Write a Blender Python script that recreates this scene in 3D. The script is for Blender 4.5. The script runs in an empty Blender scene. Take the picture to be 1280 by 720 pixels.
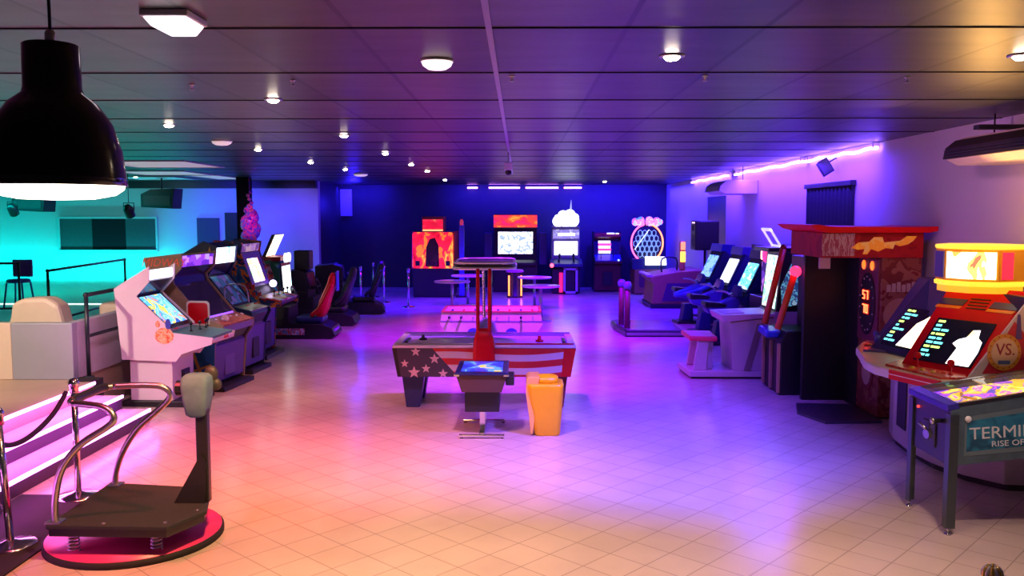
import bpy, bmesh, math, random
from mathutils import Vector, Matrix, Euler
random.seed(7)
R = math.radians
C = bpy.context.scene.collection
SC = bpy.context.scene

# ------------------------------------------------------------------ camera
FPX = 1090.0
cam_d = bpy.data.cameras.new('camera')
cam_d.sensor_width = 36.0
cam_d.lens = FPX / 1280.0 * 36.0
cam_d.clip_end = 200
cam = bpy.data.objects.new('camera', cam_d)
C.objects.link(cam)
cam.location = (0, 0, 2.3)
cam.rotation_euler = (R(90) - math.atan(92 / FPX), 0, R(0.47))
SC.camera = cam

# ------------------------------------------------------------------ world, view
w = bpy.data.worlds.new('ambient_fill')
SC.world = w
w.use_nodes = True
w.node_tree.nodes['Background'].inputs[0].default_value = (0.55, 0.42, 0.6, 1)
w.node_tree.nodes['Background'].inputs[1].default_value = 0.045  # weak violet ambient fill, added without any lamp behind it
SC.view_settings.view_transform = 'Standard'
SC.view_settings.look = 'None'
SC.view_settings.exposure = 0.0
SC.view_settings.gamma = 1.0
SC.view_settings.use_curve_mapping = False
SC.cycles.use_denoising = True
SC.cycles.max_bounces = 6
SC.cycles.sample_clamp_indirect = 4.0

# ------------------------------------------------------------------ lamps of the room, plus added wash and fill lamps
def spot(loc, target, col, watts, angle, blend=0.9, rad=0.08):
    d = bpy.data.lights.new('spot_lamp', 'SPOT')
    d.energy = watts; d.color = col; d.spot_size = R(angle); d.spot_blend = blend; d.shadow_soft_size = rad
    o = bpy.data.objects.new('spot_lamp', d); C.objects.link(o)
    o.location = loc
    o.rotation_euler = (Vector(target) - Vector(loc)).to_track_quat('-Z', 'Y').to_euler()
    return o
def area(loc, target, col, watts, sx, sy, long_axis=None):
    d = bpy.data.lights.new('area_lamp', 'AREA')
    d.shape = 'RECTANGLE'; d.size = sx; d.size_y = sy; d.energy = watts; d.color = col
    o = bpy.data.objects.new('area_lamp', d); C.objects.link(o)
    o.location = loc
    z = -(Vector(target) - Vector(loc)).normalized()
    y = Vector(long_axis or (0, 1, 0)); y = (y - z * y.dot(z)).normalized()
    x = y.cross(z)
    m = Matrix((x, y, z)).transposed().to_4x4(); m.translation = loc
    o.matrix_world = m
    return o
def point(loc, col, watts, rad=0.1):
    d = bpy.data.lights.new('point_lamp', 'POINT')
    d.energy = watts; d.color = col; d.shadow_soft_size = rad
    o = bpy.data.objects.new('point_lamp', d); C.objects.link(o); o.location = loc
    return o

# warm near part of the hall
spot((-1.3, 4.6, 3.15), (-1.5, 5.9, 0), (1, .50, .20), 620, 88)
spot((-2.3, 7.0, 3.15), (-2.4, 8.0, 0), (1, .12, .06), 780, 80)
spot((-3.0, 4.9, 3.15), (-2.9, 6.0, 0), (1, .08, .14), 300, 74)
spot((0.6, 4.2, 3.15), (0.7, 5.2, 0), (1, .58, .42), 480, 88)
spot((2.6, 4.6, 3.15), (2.6, 5.6, 0), (1, .62, .55), 170, 80)
spot((-2.4, 11.0, 3.15), (-2.5, 11.8, 0), (1, .30, .22), 300, 80)
# violet and magenta middle
spot((-3.3, 8.6, 3.15), (-3.6, 9.0, 0), (1, .25, .75), 140, 80)
spot((-0.5, 7.4, 3.15), (-0.6, 8.3, 0), (1, .36, .75), 420, 76)
spot((1.6, 7.4, 3.15), (1.3, 8.4, 0), (.14, .07, 1), 1500, 84)
spot((2.2, 10.0, 3.15), (1.7, 10.8, 0), (.12, .03, 1), 700, 84)
spot((0.0, 11.5, 3.15), (0.0, 12.5, 0), (.32, .015, 1), 1600, 100)
spot((-1.4, 15.5, 3.15), (-1.6, 16.5, 0), (.42, .0, 1), 1250, 92)
spot((1.4, 15.8, 3.15), (1.2, 16.8, 0), (.20, .0, 1), 2100, 100)
# blue far end
spot((-3.2, 21.0, 3.15), (-3.4, 22.0, 0), (.05, .0, 1), 1500, 110)
spot((0.0, 21.0, 3.15), (0.0, 22.2, 0), (.10, .0, 1), 1900, 110)
spot((3.0, 20.5, 3.15), (2.6, 21.5, 0), (.05, .0, 1), 1700, 110)
spot((0.75, 24.2, 2.4), (0.85, 24.0, 0), (1, .02, .28), 70, 60)
spot((-1.6, 18.5, 3.15), (-1.7, 18.8, 0), (1, .03, .45), 120, 50)
# blue light strips: back wall and right wall
area((1.0, 26.7, 3.12), (1.0, 27.6, 1.6), (.02, .01, 1), 230, .1, 6.5, (1, 0, 0))
area((-4.9, 26.9, 3.12), (-4.9, 27.6, 2.0), (.02, .01, 1), 40, .1, 1.6, (1, 0, 0))
area((4.36, 23.5, 3.06), (4.62, 23.5, 2.0), (.02, .01, 1), 230, .08, 6.5)
area((4.30, 15.6, 3.04), (4.62, 15.6, 1.9), (.08, .02, 1), 340, .08, 8.5)
spot((2.6, 7.0, 3.1), (4.62, 8.6, 2.3), (1, .35, .62), 60, 80)
# teal lamp wash on the left wall, blue one next to it
area((-14.0, 24.0, .56), (-14.0, 24.5, .95), (.0, .72, .70), 190, .12, 9.0, (1, 0, 0))
area((-14.0, 20.2, 2.9), (-14.0, 20.6, 0), (.0, .85, .8), 230, .5, 8.0, (1, 0, 0))  # added lamp facing down, brightens the stage floor teal
spot((-10.0, 21.5, 2.9), (-10.5, 24.5, 2.2), (.30, .65, .9), 45, 120)
spot((-7.9, 21.4, 2.9), (-8.2, 24.5, 1.9), (.05, .025, 1), 560, 75)
spot((-6.2, 22.4, 2.9), (-6.3, 24.5, 1.6), (.09, .05, 1), 210, 90)
point((-4.9, 26.0, 2.6), (.02, .01, 1), 60)
spot((2.4, 24.6, 2.9), (3.2, 27.5, 1.9), (.02, .0, 1), 900, 100)  # added blue spot brightening the right end of the back wall
# warm lamp over the booth, added orange spots standing in for the marquee's glow
spot((-6.4, 7.0, 3.15), (-5.9, 9.6, .6), (1, .74, .58), 520, 80)
spot((-3.5, 7.4, 3.1), (-4.5, 10.3, 1.0), (1, .55, .75), 190, 45)  # added spot that brightens the white cabinet pink
spot((3.9, 6.2, 2.6), (4.62, 7.9, 2.0), (1, .42, .10), 42, 100)
spot((4.0, 7.6, 2.10), (3.7, 6.8, 3.2), (1, .5, .12), 60, 120)
# added upward spot tinting the ceiling magenta above the steps
spot((-4.6, 5.0, .9), (-3.6, 5.2, 3.2), (1, .12, .75), 130, 85)

# ------------------------------------------------------------------ mesh helpers
class MB:
    def __init__(self):
        self.bm = bmesh.new(); self.mi = 0
    def add(self, t, M=None, smooth=False):
        if M is not None: bmesh.ops.transform(t, matrix=M, verts=t.verts)
        bmesh.ops.recalc_face_normals(t, faces=t.faces)
        mp = {v: self.bm.verts.new(v.co) for v in t.verts}
        for f in t.faces:
            try:
                nf = self.bm.faces.new([mp[v] for v in f.verts])
            except ValueError:
                continue
            nf.material_index = self.mi; nf.smooth = smooth
        t.free(); return self
    def box(self, x0, x1, y0, y1, z0, z1, bev=0, M=None, seg=2):
        t = bmesh.new(); bmesh.ops.create_cube(t, size=1)
        for v in t.verts:
            v.co = Vector(((x0 + x1) / 2 + v.co.x * (x1 - x0), (y0 + y1) / 2 + v.co.y * (y1 - y0), (z0 + z1) / 2 + v.co.z * (z1 - z0)))
        if bev: bmesh.ops.bevel(t, geom=list(t.edges), offset=bev, segments=seg, affect='EDGES', profile=.5)
        return self.add(t, M)
    def prism(self, poly, axis, lo, hi, bev=0, M=None):
        t = bmesh.new()
        def p(a, b, c):
            return {'x': (c, a, b), 'y': (a, c, b), 'z': (a, b, c)}[axis]
        A = [t.verts.new(p(a, b, lo)) for a, b in poly]; B = [t.verts.new(p(a, b, hi)) for a, b in poly]
        t.faces.new(A); t.faces.new(B[::-1]); n = len(poly)
        for i in range(n): t.faces.new((A[i], A[(i + 1) % n], B[(i + 1) % n], B[i]))
        if bev: bmesh.ops.bevel(t, geom=list(t.edges), offset=bev, segments=2, affect='EDGES', profile=.5)
        return self.add(t, M)
    def loft(self, rings, cap=True, smooth=True, M=None):
        t = bmesh.new(); n = len(rings[0])
        V = [[t.verts.new(q) for q in r] for r in rings]
        for a, b in zip(V, V[1:]):
            for i in range(n): t.faces.new((a[i], a[(i + 1) % n], b[(i + 1) % n], b[i]))
        if cap: t.faces.new(V[0][::-1]); t.faces.new(V[-1])
        return self.add(t, M, smooth)
    def tube(self, path, r, n=10, closed=False, M=None):
        P = [Vector(q) for q in path]; rings = []; m = len(P)
        up = None
        for i in range(m):
            if closed: d = (P[(i + 1) % m] - P[i - 1]).normalized()
            else: d = (P[min(i + 1, m - 1)] - P[max(i - 1, 0)]).normalized()
            if up is None:
                up = d.orthogonal().normalized()
            up = (up - d * up.dot(d)).normalized(); s = d.cross(up)
            rr = r[i] if isinstance(r, (list, tuple)) else r
            rings.append([P[i] + (up * math.cos(2 * math.pi * k / n) + s * math.sin(2 * math.pi * k / n)) * rr for k in range(n)])
        if closed: rings.append(rings[0])
        return self.loft(rings, not closed, True, M)
    def lathe(self, prof, c=(0, 0, 0), n=24, M=None, smooth=True, cap=True):
        rings = [[(c[0] + max(r, 1e-4) * math.cos(2 * math.pi * k / n), c[1] + max(r, 1e-4) * math.sin(2 * math.pi * k / n), c[2] + z) for k in range(n)] for r, z in prof]
        return self.loft(rings, cap, smooth, M)
    def ball(self, c, r, s=(1, 1, 1), n=14):
        t = bmesh.new(); bmesh.ops.create_uvsphere(t, u_segments=n, v_segments=max(6, n // 2 + 1), radius=r)
        for v in t.verts: v.co = Vector((c[0] + v.co.x * s[0], c[1] + v.co.y * s[1], c[2] + v.co.z * s[2]))
        return self.add(t, None, True)
    def cyl(self, a, b, r, n=14):
        return self.tube([a, b], r, n)
    def slab(self, p0, p1, x0, x1, t, lift=0.0):
        """thin plate lying on the cabinet profile edge p0->p1 (d forward, z up), between x0 and x1, thickness t outward"""
        d = Vector((p1[0] - p0[0], p1[1] - p0[1])).normalized(); nn = Vector((d[1], -d[0]))
        q = [Vector(p0) + nn * lift, Vector(p1) + nn * lift, Vector(p1) + nn * (lift + t), Vector(p0) + nn * (lift + t)]
        return self.prism([(-a[0], a[1]) for a in q], 'x', x0, x1)
    def build(self, name, mats, parent=None):
        me = bpy.data.meshes.new(name); self.bm.to_mesh(me); self.bm.free()
        for m in (mats if isinstance(mats, (list, tuple)) else [mats]): me.materials.append(m)
        o = bpy.data.objects.new(name, me); C.objects.link(o)
        if parent is not None: o.parent = parent
        return o

def inset(poly, t):
    n = len(poly); A = sum(poly[i][0] * poly[(i + 1) % n][1] - poly[(i + 1) % n][0] * poly[i][1] for i in range(n))
    s = 1 if A > 0 else -1; out = []
    for i in range(n):
        p, q, r = Vector(poly[i - 1]), Vector(poly[i]), Vector(poly[(i + 1) % n])
        d1 = (q - p).normalized(); d2 = (r - q).normalized()
        n1 = Vector((-d1.y, d1.x)) * s; n2 = Vector((-d2.y, d2.x)) * s
        b = n1 + n2
        if b.length < 1e-4: out.append(tuple(q + n1 * t)); continue
        b.normalize(); out.append(tuple(q + b * (t / max(.35, b.dot(n1)))))
    return out
def rrect(cx, cy, hx, hy, r, n=5):
    o = []
    for sx, sy, a0 in ((1, 1, 0), (-1, 1, 90), (-1, -1, 180), (1, -1, 270)):
        for k in range(n + 1):
            a = R(a0 + 90 * k / n); o.append((cx + sx * (hx - r) + r * math.cos(a), cy + sy * (hy - r) + r * math.sin(a)))
    return o
def smooth_path(pts, k=6):
    P = [Vector(p) for p in pts]; out = []
    for i in range(len(P) - 1):
        a, b, c, d = P[max(i - 1, 0)], P[i], P[i + 1], P[min(i + 2, len(P) - 1)]
        for j in range(k):
            t = j / k
            out.append(.5 * ((2 * b) + (c - a) * t + (2 * a - 5 * b + 4 * c - d) * t * t + (3 * b - a - 3 * c + d) * t ** 3))
    out.append(P[-1]); return out
def circle(r, n=24, a0=0, a1=360):
    return [(r * math.cos(R(a0 + (a1 - a0) * k / n)), r * math.sin(R(a0 + (a1 - a0) * k / n))) for k in range(n)]
def star(cx, cy, r, ri=.42, n=5, rot=90):
    return [(cx + (r if k % 2 == 0 else r * ri) * math.cos(R(rot + 180 * k / n)), cy + (r if k % 2 == 0 else r * ri) * math.sin(R(rot + 180 * k / n))) for k in range(2 * n)]
def text_into(mb, s, size, M, ext=.004, shear=0.0, squash=1.0, align='CENTER'):
    cu = bpy.data.curves.new('lettering_curve', 'FONT'); cu.body = s; cu.size = size; cu.extrude = ext; cu.shear = shear
    cu.align_x = align; cu.align_y = 'CENTER'; cu.resolution_u = 3
    o = bpy.data.objects.new('lettering_curve', cu); C.objects.link(o)
    bpy.context.view_layer.update()
    me = bpy.data.meshes.new_from_object(o.evaluated_get(bpy.context.evaluated_depsgraph_get()))
    t = bmesh.new(); t.from_mesh(me)
    for v in t.verts: v.co.x *= squash
    mb.add(t, M)
    bpy.data.objects.remove(o); bpy.data.curves.remove(cu); bpy.data.meshes.remove(me)

def thing(name, label, cat, loc=(0, 0, 0), rz=0, group=None):
    o = bpy.data.objects.new(name, None); C.objects.link(o); o.empty_display_size = .1
    o.location = loc; o.rotation_euler = (0, 0, R(rz)); o['label'] = label; o['category'] = cat
    if group: o['group'] = group
    return o
def tag(o, label, cat, group=None):
    o['label'] = label; o['category'] = cat
    if group: o['group'] = group
    return o
def struct(name, mb, m, label=None):
    o = mb.build(name, m); o['kind'] = 'structure'
    if label: o['label'] = label
    return o
def dup(root, loc, rz, label, group=None):
    r = root.copy(); C.objects.link(r); r.location = loc; r.rotation_euler = (0, 0, R(rz)); r['label'] = label
    if group: r['group'] = group
    for ch in list(root.children):
        c = ch.copy(); C.objects.link(c); c.parent = r
        for g in list(ch.children):
            d = g.copy(); C.objects.link(d); d.parent = c
    return r

# ------------------------------------------------------------------ materials
def _new(name):
    m = bpy.data.materials.new(name); m.use_nodes = True
    return m, m.node_tree.nodes, m.node_tree.links, m.node_tree.nodes['Principled BSDF']
def plain(name, col, rough=.5, metal=0.0, var=.12, scale=9.0, spec=.5, coat=0.0):
    m, N, L, b = _new(name)
    tc = N.new('ShaderNodeTexCoord'); no = N.new('ShaderNodeTexNoise'); no.inputs['Scale'].default_value = scale; no.inputs['Detail'].default_value = 4
    mx = N.new('ShaderNodeMix'); mx.data_type = 'RGBA'
    mx.inputs[6].default_value = (*[c * (1 - var) for c in col], 1); mx.inputs[7].default_value = (*[min(1, c * (1 + var)) for c in col], 1)
    L.new(tc.outputs['Object'], no.inputs['Vector']); L.new(no.outputs['Fac'], mx.inputs[0]); L.new(mx.outputs[2], b.inputs['Base Color'])
    b.inputs['Roughness'].default_value = rough; b.inputs['Metallic'].default_value = metal
    b.inputs['Specular IOR Level'].default_value = spec; b.inputs['Coat Weight'].default_value = coat
    return m
def glow(name, col, s):
    m, N, L, b = _new(name)
    b.inputs['Base Color'].default_value = (*col, 1); b.inputs['Emission Color'].default_value = (*col, 1)
    b.inputs['Emission Strength'].default_value = s; b.inputs['Roughness'].default_value = .4
    return m
def art(name, cols, scale=6.0, emit=0.0, rough=.4, mode='noise', seed=0.0, stretch=(1, 1, 1), sharp=True, spec=.25):
    """patches of several printed colours; emit > 0 makes it a lit screen or backlit sign"""
    m, N, L, b = _new(name)
    tc = N.new('ShaderNodeTexCoord'); mp = N.new('ShaderNodeMapping'); mp.inputs['Location'].default_value = (seed * 3.1, seed * 1.7, seed * 2.3)
    mp.inputs['Scale'].default_value = stretch
    L.new(tc.outputs['Object'], mp.inputs['Vector'])
    if mode == 'noise':
        t = N.new('ShaderNodeTexNoise'); t.inputs['Scale'].default_value = scale; t.inputs['Detail'].default_value = 3.0; t.inputs['Distortion'].default_value = .6
        fac = t.outputs['Fac']; lo, hi = .28, .72
    else:
        t = N.new('ShaderNodeTexVoronoi'); t.inputs['Scale'].default_value = scale
        if mode == 'block': t.distance = 'CHEBYCHEV'
        sp = N.new('ShaderNodeSeparateColor'); L.new(t.outputs['Color'], sp.inputs[0]); fac = sp.outputs[0]; lo, hi = 0.0, 1.0
    L.new(mp.outputs[0], t.inputs['Vector'])
    cr = N.new('ShaderNodeValToRGB'); cr.color_ramp.interpolation = 'CONSTANT' if sharp else 'EASE'
    n = len(cols); el = cr.color_ramp.elements
    while len(el) < n: el.new(.5)
    for i, c in enumerate(cols):
        el[i].position = lo + (hi - lo) * i / (n if sharp else max(1, n - 1)); el[i].color = (*c, 1)
    L.new(fac, cr.inputs[0]); L.new(cr.outputs[0], b.inputs['Base Color'])
    b.inputs['Roughness'].default_value = rough; b.inputs['Specular IOR Level'].default_value = spec
    if emit:
        L.new(cr.outputs[0], b.inputs['Emission Color']); b.inputs['Emission Strength'].default_value = emit
        b.inputs['Base Color'].default_value = (0, 0, 0, 1)
    return m
def glass_mat(name, col=(1, 1, 1), rough=.02, alpha=.12):
    m, N, L, b = _new(name)
    tr = N.new('ShaderNodeBsdfTransparent'); tr.inputs[0].default_value = (*col, 1)
    gl = N.new('ShaderNodeBsdfGlossy'); gl.inputs['Roughness'].default_value = rough
    mx = N.new('ShaderNodeMixShader'); mx.inputs[0].default_value = alpha
    L.new(tr.outputs[0], mx.inputs[1]); L.new(gl.outputs[0], mx.inputs[2]); L.new(mx.outputs[0], N['Material Output'].inputs[0])
    return m

BLK = plain('black_laminate', (.012, .012, .016), .45)
BLK2 = plain('black_plastic', (.02, .02, .025), .3)
DARK = plain('charcoal_vinyl', (.05, .05, .055), .55)
RUB = plain('black_rubber_mat', (.015, .013, .015), .8)
CHR = plain('chrome', (.75, .75, .78), .16, 1.0, .03)
STEEL = plain('brushed_steel', (.5, .5, .52), .33, 1.0, .08)
WHT = plain('white_laminate', (.80, .76, .78), .4, 0, .04)
CREAM = plain('cream_vinyl', (.80, .68, .52), .5, 0, .05)
GREY = plain('grey_laminate', (.36, .39, .44), .45, 0, .05)
LGREY = plain('light_grey_plastic', (.55, .52, .55), .4, 0, .05)
RED = plain('red_gloss', (.66, .004, .012), .35, 0, .06, spec=.3)
DRED = plain('dark_red_paint', (.25, .012, .02), .4)
NAVY = plain('navy_laminate', (.02, .035, .13), .4)
BLUE = plain('blue_laminate', (.02, .12, .30), .4)
PURP = plain('purple_laminate', (.10, .06, .30), .45)
TAN = plain('tan_laminate', (.36, .24, .13), .5)
BROWN = plain('brown_laminate', (.075, .04, .035), .45)
ORG = plain('orange_paint', (.85, .12, .02), .35)
YEL = plain('yellow_plastic', (.98, .60, .004), .35, 0, .05)
GRN = plain('green_laminate', (.01, .17, .06), .45)
GOLD = plain('gold_metal', (.9, .6, .12), .3, .4)
PINK = plain('pink_board', (.85, .05, .22), .35)
TEALP = plain('teal_panel', (.10, .28, .26), .4)

# floor tiles, ceiling tiles
def floor_mat():
    m, N, L, b = _new('floor_tiles')
    tc = N.new('ShaderNodeTexCoord'); mp = N.new('ShaderNodeMapping'); mp.inputs['Rotation'].default_value = (0, 0, R(43))
    br = N.new('ShaderNodeTexBrick'); br.offset = 0.0; br.squash = 1.0
    for k, v in (('Scale', 1.0), ('Mortar Size', .0045), ('Mortar Smooth', .3), ('Bias', 0.0), ('Brick Width', .29), ('Row Height', .29)): br.inputs[k].default_value = v
    br.inputs['Color1'].default_value = (.60, .50, .44, 1); br.inputs['Color2'].default_value = (.565, .47, .415, 1); br.inputs['Mortar'].default_value = (.36, .30, .265, 1)
    no = N.new('ShaderNodeTexNoise'); no.inputs['Scale'].default_value = 1.6; no.inputs['Detail'].default_value = 5
    rp = N.new('ShaderNodeMapRange'); rp.inputs[3].default_value = .82; rp.inputs[4].default_value = 1.12
    mx = N.new('ShaderNodeMix'); mx.data_type = 'RGBA'; mx.blend_type = 'MULTIPLY'; mx.inputs[0].default_value = 1
    L.new(tc.outputs['Object'], mp.inputs[0]); L.new(mp.outputs[0], br.inputs['Vector']); L.new(tc.outputs['Object'], no.inputs['Vector'])
    L.new(no.outputs['Fac'], rp.inputs[0]); L.new(br.outputs['Color'], mx.inputs[6]); L.new(rp.outputs[0], mx.inputs[7]); L.new(mx.outputs[2], b.inputs['Base Color'])
    rr = N.new('ShaderNodeMapRange'); rr.inputs[3].default_value = .15; rr.inputs[4].default_value = .30
    L.new(no.outputs['Fac'], rr.inputs[0]); L.new(rr.outputs[0], b.inputs['Roughness'])
    bp = N.new('ShaderNodeBump'); bp.inputs['Strength'].default_value = .06; bp.inputs['Distance'].default_value = .01; bp.invert = True
    L.new(br.outputs['Fac'], bp.inputs['Height']); L.new(bp.outputs[0], b.inputs['Normal'])
    return m
def ceil_mat():
    m, N, L, b = _new('ceiling_tiles')
    tc = N.new('ShaderNodeTexCoord'); mp = N.new('ShaderNodeMapping'); mp.inputs['Location'].default_value = (.15, -.308, 0)
    br = N.new('ShaderNodeTexBrick'); br.offset = 0.0; br.squash = 1.0
    for k, v in (('Scale', 1.0), ('Mortar Size', .016), ('Mortar Smooth', .2), ('Bias', -.05), ('Brick Width', .683), ('Row Height', 1.364)): br.inputs[k].default_value = v
    br.inputs['Color1'].default_value = (.040, .044, .039, 1); br.inputs['Color2'].default_value = (.090, .096, .085, 1); br.inputs['Mortar'].default_value = (.006, .006, .007, 1)
    no = N.new('ShaderNodeTexNoise'); no.inputs['Scale'].default_value = 2.2; no.inputs['Detail'].default_value = 6
    mp2 = N.new('ShaderNodeMapping'); mp2.inputs['Scale'].default_value = (.5, 2.2, 1)
    rp = N.new('ShaderNodeMapRange'); rp.inputs[1].default_value = .3; rp.inputs[2].default_value = .7; rp.inputs[3].default_value = .6; rp.inputs[4].default_value = 1.35
    mx = N.new('ShaderNodeMix'); mx.data_type = 'RGBA'; mx.blend_type = 'MULTIPLY'; mx.inputs[0].default_value = 1
    L.new(tc.outputs['Object'], mp.inputs[0]); L.new(mp.outputs[0], br.inputs['Vector']); L.new(tc.outputs['Object'], mp2.inputs[0]); L.new(mp2.outputs[0], no.inputs['Vector'])
    L.new(no.outputs['Fac'], rp.inputs[0]); L.new(br.outputs['Color'], mx.inputs[6]); L.new(rp.outputs[0], mx.inputs[7]); L.new(mx.outputs[2], b.inputs['Base Color'])
    b.inputs['Roughness'].default_value = .38
    return m

# ------------------------------------------------------------------ the setting
HC = 3.22
RW = 4.62
struct('floor', MB().box(-18.5, RW + .1, -1.5, 27.7, -.1, 0), floor_mat())
struct('ceiling', MB().box(-18.5, RW + .1, -1.5, 27.7, HC, HC + .1), ceil_mat())
tb = MB()
for k in range(-1, 20): tb.box(-18.4, RW, .308 + 1.364 * k - .011, .308 + 1.364 * k + .011, HC - .005, HC - .001)
struct('trim_2', tb, plain('black_ceiling_tee', (.006, .006, .007), .7, spec=.1))
WALLP = plain('painted_wall', (.62, .58, .62), .7, 0, .04, 2)
WALLL = plain('painted_wall_left', (.55, .60, .62), .7, 0, .04, 2)
WALLB = plain('black_wall_paint', (.035, .034, .05), .6, 0, .2, 3)
struct('wall_right', MB().box(RW, RW + .1, -1.5, 19.6, 0, HC).box(RW, RW + .1, 21.6, 27.7, 0, HC).box(RW, RW + .1, 19.6, 21.6, 2.72, HC), WALLP)
struct('wall_back', MB().box(-5.6, RW, 27.5, 27.6, 0, HC), WALLB)
struct('wall_left', MB().box(-18.4, -7.85, 24.5, 24.6, 0, HC), WALLL)
struct('wall_left_rear', MB().box(-7.85, -5.6, 24.35, 24.6, 0, HC), WALLP)
struct('wall_recess', MB().box(-5.7, -5.6, 24.6, 27.6, 0, HC), WALLB)
struct('wall_side', MB().box(-18.5, -18.4, -1.5, 24.6, 0, HC), WALLL)
struct('beam_left', MB().box(-18.4, -5.6, 24.1, 24.34, 3.02, HC), BLK)
struct('door_1', MB().box(RW + .02, RW + .08, 19.6, 21.6, 0, 2.72), plain('dark_blue_door', (.02, .02, .08), .4))
struct('door_2', MB().box(-8.25, -7.9, 24.44, 24.499, 0, 2.35).box(-8.20, -8.17, 24.40, 24.44, 1.0, 1.15), BLK)
# pale patch that paints in the blue-lit wall over the dark recess doorway in the back corner
struct('wall_recess_lit_patch', MB().box(-6.1, -5.25, 27.4, 27.499, 2.25, 3.08), plain('lit_wall_patch', (.6, .6, .65), .6))
# window in the teal wall, three panes
struct('window_1', MB().box(-12.95, -10.15, 24.42, 24.5, 2.18, 2.23).box(-12.95, -10.15, 24.40, 24.5, 1.25, 1.31).box(-12.95, -12.9, 24.42, 24.5, 1.31, 2.18).box(-10.2, -10.15, 24.42, 24.5, 1.31, 2.18), plain('pale_window_frame', (.4, .6, .62), .5))
wp = bpy.data.objects['window_1']
for xa, xb, mt in ((-12.9, -12.0, plain('grey_window_glass', (.06, .09, .10), .6, spec=.1)), (-12.0, -11.05, plain('dark_window_glass', (.012, .012, .018), .6, spec=.1)), (-11.05, -10.2, plain('grey_window_glass_b', (.06, .09, .11), .6, spec=.1))):
    MB().box(xa, xb, 24.45, 24.49, 1.31, 2.18).build('pane', mt, wp)
# board beside the door
nb = MB().box(-9.05, -8.42, 24.46, 24.499, 1.45, 2.2, .008).build('notice_board', plain('slate_board', (.05, .05, .11), .6)); tag(nb, 'dark slate notice board on the blue-lit wall beside the black door', 'board')

# stage with three lit steps
STEP = plain('step_top', (.66, .58, .62), .45, 0, .05)
WOODF = plain('stage_boards', (.50, .36, .26), .45, 0, .15, 3)
RISER = plain('step_riser', (.05, .02, .07), .5)
stage = MB().box(-18.4, -4.715, 2.0, 9.5, 0, .45).box(-18.4, -5.02, 9.5, 24.5, 0, .45)
struct('trim_1', stage, WOODF)
LED = glow('pink_led_strip', (1, .28, .95), 9.0)
for i, (xa, xb, zz) in enumerate(((-4.41, -4.11, .15), (-4.71, -4.41, .30))):
    s = MB().box(xa - (.0 if i else .3), xb, 2.0, 9.5, 0 if not i else .15, zz)
    st = struct('stair_step' if not i else 'stair_step.001', s, [STEP])
    MB().box(xb, xb + .004, 2.0, 9.5, zz - .148, zz - .03).build('riser', RISER, st)
for i, (xx, zz) in enumerate(((-4.105, .15), (-4.405, .30), (-4.709, .45))):
    l = MB().box(xx, xx + .018, 3.0, 9.5, zz - .026, zz + .004).build('led_strip', LED)
    tag(l, ('pink light strip along the lowest stage step', 'pink light strip along the middle stage step', 'pink light strip along the top edge of the stage')[i], 'light strip', 'step light strips')
for (xx, zz, ww) in ((-4.32, .34, 16), (-4.60, .50, 16), (-3.95, .22, 14)):
    area((xx, 6.6, zz), (xx - .15 if ww > 14 else xx + .3, 6.6, 0), (1, .12, .85), ww, .03, 5.5)
mat_ = MB().box(-4.08, -3.28, 4.4, 6.95, 0, .012).build('floor_mat', RUB); tag(mat_, 'black rubber mat on the floor beside the lowest step', 'mat')
rug = MB().box(-6.3, -5.25, 6.9, 8.35, .451, .462).build('stage_rug', plain('dark_carpet', (.07, .045, .05), .9)); tag(rug, 'dark rug lying on the wooden stage floor', 'rug')
dk = MB().box(-4.98, -4.72, 9.502, 9.74, .0, .46).build('stage_end_block', RUB); tag(dk, 'black carpeted end of the stage behind the pink arcade cabinet', 'block')

# ------------------------------------------------------------------ booth on the stage
hw = thing('partition_wall', 'low cream and grey booth partition standing on the stage', 'partition', (0, 0, .45))
MB().box(-9.6, -5.68, 9.62, 9.74, 0, .64, .01).build('cream_panel', CREAM, hw)
MB().box(-5.68, -4.99, 9.62, 9.74, 0, .64, .01).build('grey_panel', GREY, hw)
MB().box(-5.11, -4.99, 9.74, 13.6, .0, .64, .01).build('side_panel', plain('lilac_grey_laminate', (.50, .46, .55), .45), hw)
bs = thing('lounge_sofa', 'cream upholstered sofa back rising behind the grey partition', 'sofa', (-5.60, 10.55, .45))
MB().box(-.33, .40, -.25, .35, 0, .42, .04).build('seat', CREAM, bs)
MB().prism([(-.31, .2), (.33, .2), (.32, .55), (.26, .80), (.12, .89), (-.16, .88), (-.29, .82), (-.31, .6)], 'y', -.55, -.27, .05).build('backrest', CREAM, bs)
b2 = MB().box(-5.56, -5.13, 11.4, 12.6, .451, 1.13, .05).build('booth_bench', CREAM); tag(b2, 'cream bench back just behind the dark pipe railing', 'bench')

PIPE = plain('black_pipe', (.012, .02, .03), .35)
def railing(label, x0, y0, x1, y1, z, h, mids=(.5,), px=None):
    t = thing('pipe_railing', label, 'railing', (x0, y0, z), 0, 'black pipe railings on the stage')
    dx, dy = x1 - x0, y1 - y0
    MB().tube([(0, 0, h), (dx, dy, h)], .024).ball((0, 0, h), .032).ball((dx, dy, h), .032).build('top_rail', PIPE, t)
    for f in (0, 1):
        MB().tube([(dx * f, dy * f, 0), (dx * f, dy * f, h)], .024).lathe([(.06, 0), (.06, .012), (.03, .02)], (dx * f, dy * f, 0)).build('post', PIPE, t)
    for m in mids: MB().tube([(0, 0, h * m), (dx, dy, h * m)], .02).build('mid_rail', PIPE, t)
    return t
railing('black pipe railing at the end of the grey partition, nearest the camera', -4.90, 9.78, -4.90, 13.4, .451, .94)
railing('black pipe railing further back, across from the wall window', -7.62, 14.0, -8.0, 17.6, .451, .94, (.12,))
railing('black pipe railing at the far left edge with a bluish stool behind', -11.5, 15.7, -9.36, 16.2, .451, .94, (.1,))
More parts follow.
